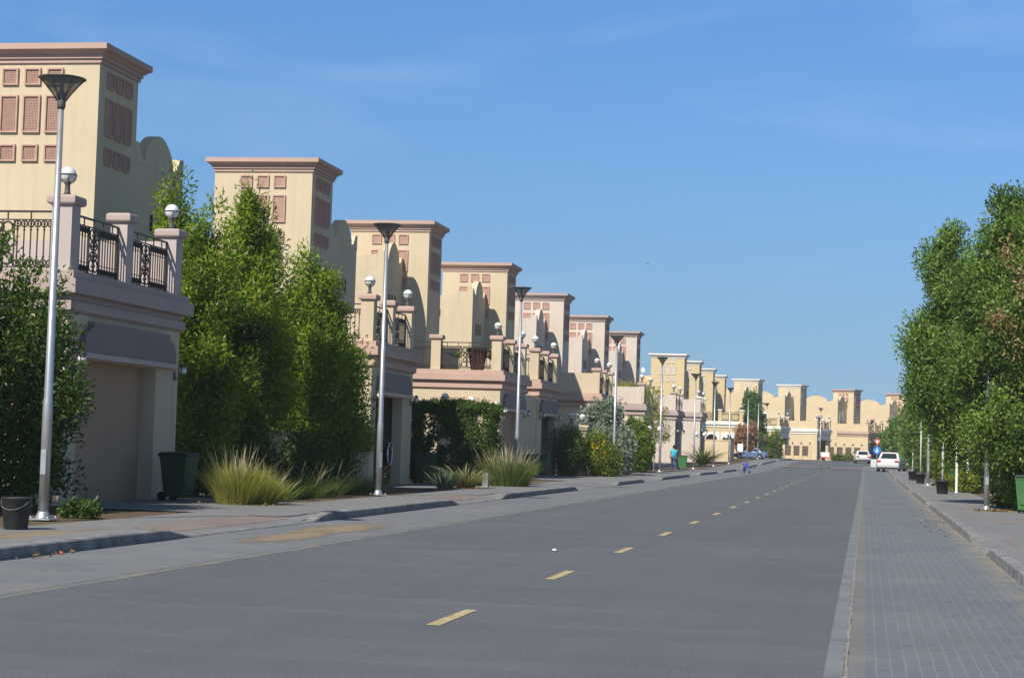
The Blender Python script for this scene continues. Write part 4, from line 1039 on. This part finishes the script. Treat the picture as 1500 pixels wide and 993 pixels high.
# ---------------------------------------------------------------- vehicles
def car(name, label, x, y, rz, paint, L_=4.6, W_=1.84, H_=1.48, suv=False, doors=False, spare=False, z=None):
    """origin on the ground, front towards +y, rear towards -y"""
    t = thing(name, label, 'car', (x,y,gz(y)+(z or .004)), rz)
    h = L_/2; w = W_/2; belt = H_*.62; cl = .22
    if suv: prof = [(-h+.05,.45),(-h,.62),(-h+.03,belt),(-h+.18,belt+.02),(h-1.25,belt+.0),(h-.35,belt-.16),(h-.06,belt-.3),(h,.6),(h-.05,.4),(h-.15,cl),(-h+.15,cl+.05)]
    else: prof = [(-h+.06,.42),(-h,.62),(-h+.02,belt-.02),(-h+.12,belt+.04),(-h+.55,belt+.06),(h-1.2,belt+.02),(h-.4,belt-.14),(h-.08,belt-.3),(h,.58),(h-.05,.36),(h-.2,cl),(-h+.2,cl+.03)]
    cz = .62
    b = MB(); rings = []
    for xx, s_, zz in ((-w,.955,.80),(-w+.05,.985,.94),(-w+.18,1,1),(0,1.004,1.02),(w-.18,1,1),(w-.05,.985,.94),(w,.955,.80)):
        rings.append([(xx, p[0]*s_, cz+(p[1]-cz)*zz) for p in prof])
    b.loft(rings, sm=True); bd = b.build('body', paint, t)
    # greenhouse
    r0, r1 = (-h+.12, h-1.25) if suv else (-h+.5, h-1.3)
    q0, q1 = (-h+.45, h-2.1) if suv else (-h+1.15, h-2.05)
    zb = belt+.03; zt = H_-.05
    def rr(y0,y1,ww,z): 
        c = .12; return [(-ww+c,y0,z),(ww-c,y0,z),(ww,y0+c,z),(ww,y1-c,z),(ww-c,y1,z),(-ww+c,y1,z),(-ww,y1-c,z),(-ww,y0+c,z)]
    b = MB(); b.loft([rr(r0,r1,w-.06,zb-.1), rr(r0+.03,r1-.03,w-.08,zb), rr(q0,q1,w-.24,zt), rr(q0+.1,q1-.1,w-.34,H_)], sm=False); gh = b.build('cabin', paint, t)
    def glass(pts, nm='window'):
        q = MB(); i = 0
        c = sum((Vector(p) for p in pts), Vector())/4; n_ = (Vector(pts[1])-Vector(pts[0])).cross(Vector(pts[3])-Vector(pts[0])).normalized()
        if n_.dot(c-Vector((0,0,.8))) < 0: n_ = -n_
        for off in (.004,.012):
            for p in pts: q.v.append(tuple(Vector(p)+n_*off))
        q.face((0,1,2,3)); q.face((4,5,6,7))
        for k in range(4): q.face((k,(k+1)%4,4+(k+1)%4,4+k))
        q.build(nm, M['glass'], gh)
    def pt(u, v, side):
        """points on the four sides: u along, v up (0..1)"""
        y0 = lerp(r0+.03,q0,v); y1 = lerp(r1-.03,q1,v); ww = lerp(w-.08,w-.24,v); z = lerp(zb,zt,v)
        if side == 'rear': return (lerp(-ww+.12,ww-.12,u), y0, z)
        if side == 'front': return (lerp(-ww+.12,ww-.12,u), y1, z)
        return ((ww if side=='right' else -ww), lerp(y0+.12,y1-.12,u), z)
    glass([pt(.04,.1,'rear'),pt(.96,.1,'rear'),pt(.94,.9,'rear'),pt(.06,.9,'rear')],'rear_window')
    glass([pt(.03,.06,'front'),pt(.97,.06,'front'),pt(.95,.93,'front'),pt(.05,.93,'front')],'windscreen')
    for sd_ in ('left','right'):
        for u0,u1 in ((.06,.46),(.5,.93)): glass([pt(u0,.1,sd_),pt(u1,.1,sd_),pt(u1,.9,sd_),pt(u0,.9,sd_)],'side_window')
    # wheels
    wr = .36 if suv else .32
    for yy in (-h+.85, h-.9):
        for s in (-1,1):
            q = MB(); q.tube((s*(w-.02),yy,wr+.02),(s*(w+.004),yy,wr+.02),wr+.06,n=24); q.build('wheel_arch', M['rubber'], bd)
            q = MB(); q.lathe([(wr*.55,-.1),(wr*.95,-.11),(wr,-.07),(wr,.07),(wr*.95,.11),(wr*.55,.1)],n=24)
            q.v = [(s*(w-.09)+v[2], yy+v[0], wr+v[1]) for v in q.v]; wh = q.build('wheel', M['rubber'], t)
            q = MB(); q.lathe([(.01,.115),(wr*.2,.12),(wr*.62,.105),(wr*.64,.09)],n=20); 
            for k in range(5):
                a = 2*math.pi*k/5; q.tube((wr*.15*math.cos(a),wr*.15*math.sin(a),.118),(wr*.6*math.cos(a),wr*.6*math.sin(a),.112),.03,n=6)
            q.v = [(s*(w-.09)+s*v[2], yy+v[0], wr+v[1]) for v in q.v]; q.build('rim', M['chrome'], wh)
    # rear
    for s in (-1,1):
        q = MB(); q.bbox(min(s*(w-.42),s*(w-.06)),max(s*(w-.42),s*(w-.06)),-h-.015,-h+.12,belt-.25,belt-.06,.02); q.build('tail_light', M['red'], bd)
        q = MB(); q.bbox(min(s*(w-.4),s*(w-.1)),max(s*(w-.4),s*(w-.1)),h-.22,h-.05,belt-.38,belt-.26,.02); q.build('headlight', M['chrome'], bd)
        q = MB(); q.bbox(min(s*(w-.02),s*(w+.17)),max(s*(w-.02),s*(w+.17)),r1-.5,r1-.36,belt+.03,belt+.17,.03); q.build('mirror', paint, bd)
    q = MB(); q.bbox(-w+.06,w-.06,-h-.03,-h+.1,.3,.40,.02); q.build('rear_bumper_skirt', M['rubber'], bd)
    q = MB(); q.bbox(-.27,.27,-h-.02,-h+.03,belt-.3,belt-.18,.005); q.build('number_plate', M['signwhite'], bd)
    q = MB(); q.tube((.45,-h-.03,.27),(.45,-h+.2,.27),.035,n=8); q.build('exhaust', M['chrome'], bd)
    if doors:
        q = MB(); q.bbox(-.03,.03,-1.05,0,.35,belt,.02); dr = q.build('open_door', paint, t, (-w-.02, .95, 0), R(-62))
        q = MB(); q.box(-.02,.02,-.95,-.1,belt,belt+.32); q.build('door_window', M['glass'], dr)
    if spare:
        q = MB(); q.lathe([(.01,-.1),(.30,-.1),(.36,-.07),(.38,0),(.36,.07),(.30,.1),(.01,.1)],n=28); q.v = [(v[0]+.05,-h-.13+v[2]*.9,1.02+v[1]) for v in q.v]; sp = q.build('spare_wheel', M['rubber'], t)
        q = MB(); q.torus((.05,-h-.2,1.02),(0,1,0),.385,.03,28,6); q.build('chrome_ring', M['chrome'], sp)
    return t
car('parked_car','white car seen from behind with its left door open, nearest of the parked cars',2.35,178.5,R(-9),M['whitepaint'],4.9,2.05,1.76,doors=True)
car('parked_car','white car parked farther off, behind the yield sign',-.4,236,R(4),M['whitepaint'],4.5,1.8,1.5)
car('parked_car','dark car parked right of the white car, mostly hidden by it',5.0,185,R(-28),M['cardark'],4.5,1.8,1.45)
car('parked_car','blue car parked in the shade behind the red creeper lamp posts',-14.3,243,R(85),M['carblue'],4.3,1.75,1.45)
car('parked_car','dark off roader with chrome ringed spare wheel parked in the second carport',-17.9,62.1,R(93),M['cardark'],4.1,1.8,1.8,suv=True,spare=True,z=.12)

# ---------------------------------------------------------------- people
def skin_obj(name, verts, edges, radii, m, parent, root=0, sub=1):
    me = bpy.data.meshes.new(name); me.from_pydata(verts, edges, [])
    o = link(name, me, None)
    sk = o.modifiers.new('s','SKIN'); sk.use_smooth_shade = True
    for i, r in enumerate(radii):
        d = me.skin_vertices[0].data[i]; d.radius = (r,r) if not hasattr(r,'__len__') else r
        d.use_root = (i == root)
    su = o.modifiers.new('u','SUBSURF'); su.levels = sub
    dg = bpy.context.evaluated_depsgraph_get()
    nm = bpy.data.meshes.new_from_object(o.evaluated_get(dg)); nm.name = name
    nm.materials.clear(); nm.materials.append(m)
    o.modifiers.clear(); o.data = nm; bpy.data.meshes.remove(me); o.parent = parent
    for p in nm.polygons: p.use_smooth = True
    return o
def fingers(palm, d, side, up=(0,0,0)):
    """five short bent fingers rooted inside the palm"""
    b = MB(); P = Vector(palm); d = Vector(d).normalized(); s = Vector(side).normalized(); n_ = d.cross(s)
    for k, ln in zip((-1.5,-.5,.5,1.5),(.065,.08,.085,.07)):
        q = P + s*(k*.018)
        b.path([q, q+d*(ln*.55), q+d*(ln*.9)+n_*.025],[.0095,.009,.0065],6)
    q = P - d*.05 + s*.03
    b.path([q, q+s*.03+d*.03, q+s*.035+d*.06+n_*.01],[.011,.0095,.007],6)
    return b
def join(o, b, m):
    """merge extra geometry into an existing mesh object"""
    import bmesh
    bm = bmesh.new(); bm.from_mesh(o.data); me = b.mesh('tmp', m); bm.from_mesh(me); bm.to_mesh(o.data); bm.free(); bpy.data.meshes.remove(me)
def face_parts(b, hx, hy, hz, fwd, s=1.0):
    f = Vector(fwd); r = Vector((f.y,-f.x,0)); c = Vector((hx,hy,hz))
    b.sphere(c,.098*s,16,12,sz=1.22); b.path([c+f*.088*s+Vector((0,0,.01)), c+f*.118*s+Vector((0,0,-.02)), c+f*.095*s+Vector((0,0,-.03))],[.010*s,.015*s,.012*s],6)
    for k in (-1,1):
        b.sphere(c+r*k*.036*s+f*.086*s+Vector((0,0,.014)),.014*s,8,6); b.sphere(c+r*k*.098*s+Vector((0,0,-.005)),.026*s,8,6,sx=.5)
    b.path([c+f*.09*s-r*.026*s+Vector((0,0,-.055)), c+f*.098*s+Vector((0,0,-.056)), c+f*.09*s+r*.026*s+Vector((0,0,-.055))],.008*s,5)
# pedestrian walking away
px, py = -12.55, 127.5
t = thing('person','person in a teal shirt and blue jeans walking away beside a lamp post','person',(px,py,.125),R(12))
V = [(0,0,.95),(0,0,1.18),(0,.02,1.38),(0,.03,1.48),(0,.035,1.56),
     (-.10,0,.90),(-.10,.14,.50),(-.10,.10,.08),(-.10,.25,.035),
     (.10,0,.90),(.11,-.06,.50),(.11,-.26,.12),(.11,-.16,.035),
     (-.19,.02,1.40),(-.25,-.06,1.13),(-.25,.02,.90),(-.25,.05,.82),
     (.19,.02,1.40),(.26,.08,1.13),(.26,.2,.93),(.26,.25,.86)]
Eg = [(0,1),(1,2),(2,3),(3,4),(0,5),(5,6),(6,7),(7,8),(0,9),(9,10),(10,11),(11,12),(2,13),(13,14),(14,15),(15,16),(2,17),(17,18),(18,19),(19,20)]
Rd = [.10,.085,.09,.05,.055,.085,.055,.04,.04,.085,.055,.04,.04,.055,.042,.03,.035,.055,.042,.03,.035]
bd = skin_obj('body', V, Eg, Rd, M['skin'], t)
fb = MB(); face_parts(fb,0,.04,1.63,(0,1,0)); join(bd, fb, M['skin'])
join(bd, fingers((-.25,.055,.79),(0,.15,-1),(0,1,0)), M['skin']); join(bd, fingers((.26,.27,.83),(0,.4,-1),(0,1,0)), M['skin'])
skin_obj('shirt', [(0,0,.90),V[1],(0,.015,1.40),V[13],(-.225,-.03,1.24),V[17],(.235,.05,1.24)], [(0,1),(1,2),(2,3),(3,4),(2,5),(5,6)], [(.205,.165),(.185,.155),(.20,.165),.095,.08,.095,.08], M['teal'], t)
skin_obj('trousers', [V[0],V[5],V[6],(-.10,.11,.13),V[9],V[10],(.11,-.24,.17)], [(0,1),(1,2),(2,3),(0,4),(4,5),(5,6)], [(.18,.15),.12,.088,.072,.12,.088,.072], M['jeans'], t)
hb_ = MB(); hb_.sphere((0,.022,1.665),.107,14,10,sz=1.12); hb_.build('hair', M['hair'], t)
sh = MB()
for fx, fy in ((-.10,.2),(.11,-.2)): sh.bbox(fx-.05,fx+.05,fy-.12,fy+.14,.0,.09,.03)
sh.build('shoes', M['hair'], t)
# child on a tricycle by the kerb
cx_, cy_ = -8.75,143.5
t = thing('tricycle','child tricycle standing at the left kerb under a seated child','tricycle',(cx_,cy_,.005),R(20))
b = MB(); b.path([(0,.38,.62),(0,.4,.3),(0,.1,.3),(0,-.25,.22)],.02,8); b.path([(-.2,.36,.64),(0,.38,.62),(.2,.36,.64)],.016,8); b.tube((-.22,-.25,.15),(.22,-.25,.15),.014,n=8); b.build('frame', M['lampiron'], t)
for q, r in (((0,.42,.17),.17),((-.22,-.25,.12),.12),((.22,-.25,.12),.12)):
    b = MB(); b.torus(q,(1,0,0),r-.03,.03,18,6); wl = b.build('wheel', M['rubber'], t); b = MB(); b.tube((q[0]-.02,q[1],q[2]),(q[0]+.02,q[1],q[2]),r-.045,n=14); b.build('hub', M['signblue'], wl)
b = MB(); b.bbox(-.11,.11,-.2,.08,.325,.37,.02); b.build('seat', M['signblue'], t)
t = thing('person','small child in violet with a green cap riding a tricycle by the kerb','person',(cx_,cy_,.005),R(20))
V = [(0,-.04,.44),(0,-.03,.60),(0,-.01,.74),(0,0,.82),(0,.0,.86),(-.07,-.02,.43),(-.10,.22,.44),(-.10,.34,.20),(-.10,.42,.17),(.07,-.02,.43),(.10,.20,.47),(.10,.36,.24),(.10,.44,.21),(-.12,.0,.75),(-.17,.16,.62),(-.17,.31,.64),(.12,.0,.75),(.17,.16,.62),(.17,.31,.64)]
Eg = [(0,1),(1,2),(2,3),(3,4),(0,5),(5,6),(6,7),(7,8),(0,9),(9,10),(10,11),(11,12),(2,13),(13,14),(14,15),(2,16),(16,17),(17,18)]
Rd = [.07,.06,.06,.036,.042,.05,.045,.032,.03,.06,.045,.032,.03,.04,.03,.024,.04,.03,.024]
bd = skin_obj('body', V, Eg, Rd, M['skin'], t)
fb = MB(); face_parts(fb,0,.01,.93,(0,1,0),.95); join(bd, fb, M['skin'])
for s in (-1,1): join(bd, fingers((s*.17,.33,.645),(0,1,-.3),(s,0,0)), M['skin'])
skin_obj('shirt', [V[0],V[1],V[2],V[13],V[14],V[16],V[17]], [(0,1),(1,2),(2,3),(3,4),(2,5),(5,6)], [.135,.13,.13,.065,.052,.065,.052], M['violet'], t)
skin_obj('trousers', [V[0],V[5],V[6],V[7],V[9],V[10],V[11]], [(0,1),(1,2),(2,3),(0,4),(4,5),(5,6)], [.105,.075,.058,.045,.075,.058,.045], M['violet'], t)
hb_ = MB(); hb_.sphere((0,-.005,.975),.104,14,10,sz=.95); hb_.build('cap', M['greencloth'], t)

# ---------------------------------------------------------------- air
m, nt = mat('haze_air')
pv = N(nt,'ShaderNodeVolumePrincipled'); pv.inputs['Color'].default_value=(.86,.92,1,1); pv.inputs['Density'].default_value=.00035; pv.inputs['Anisotropy'].default_value=.2
o = N(nt,'ShaderNodeOutputMaterial'); L(nt,pv.outputs[0],o.inputs['Volume'])
b = MB(); b.box(-270,270,-70,630,-1.2,16); o = b.build('haze', m); struct(o,'stuff')
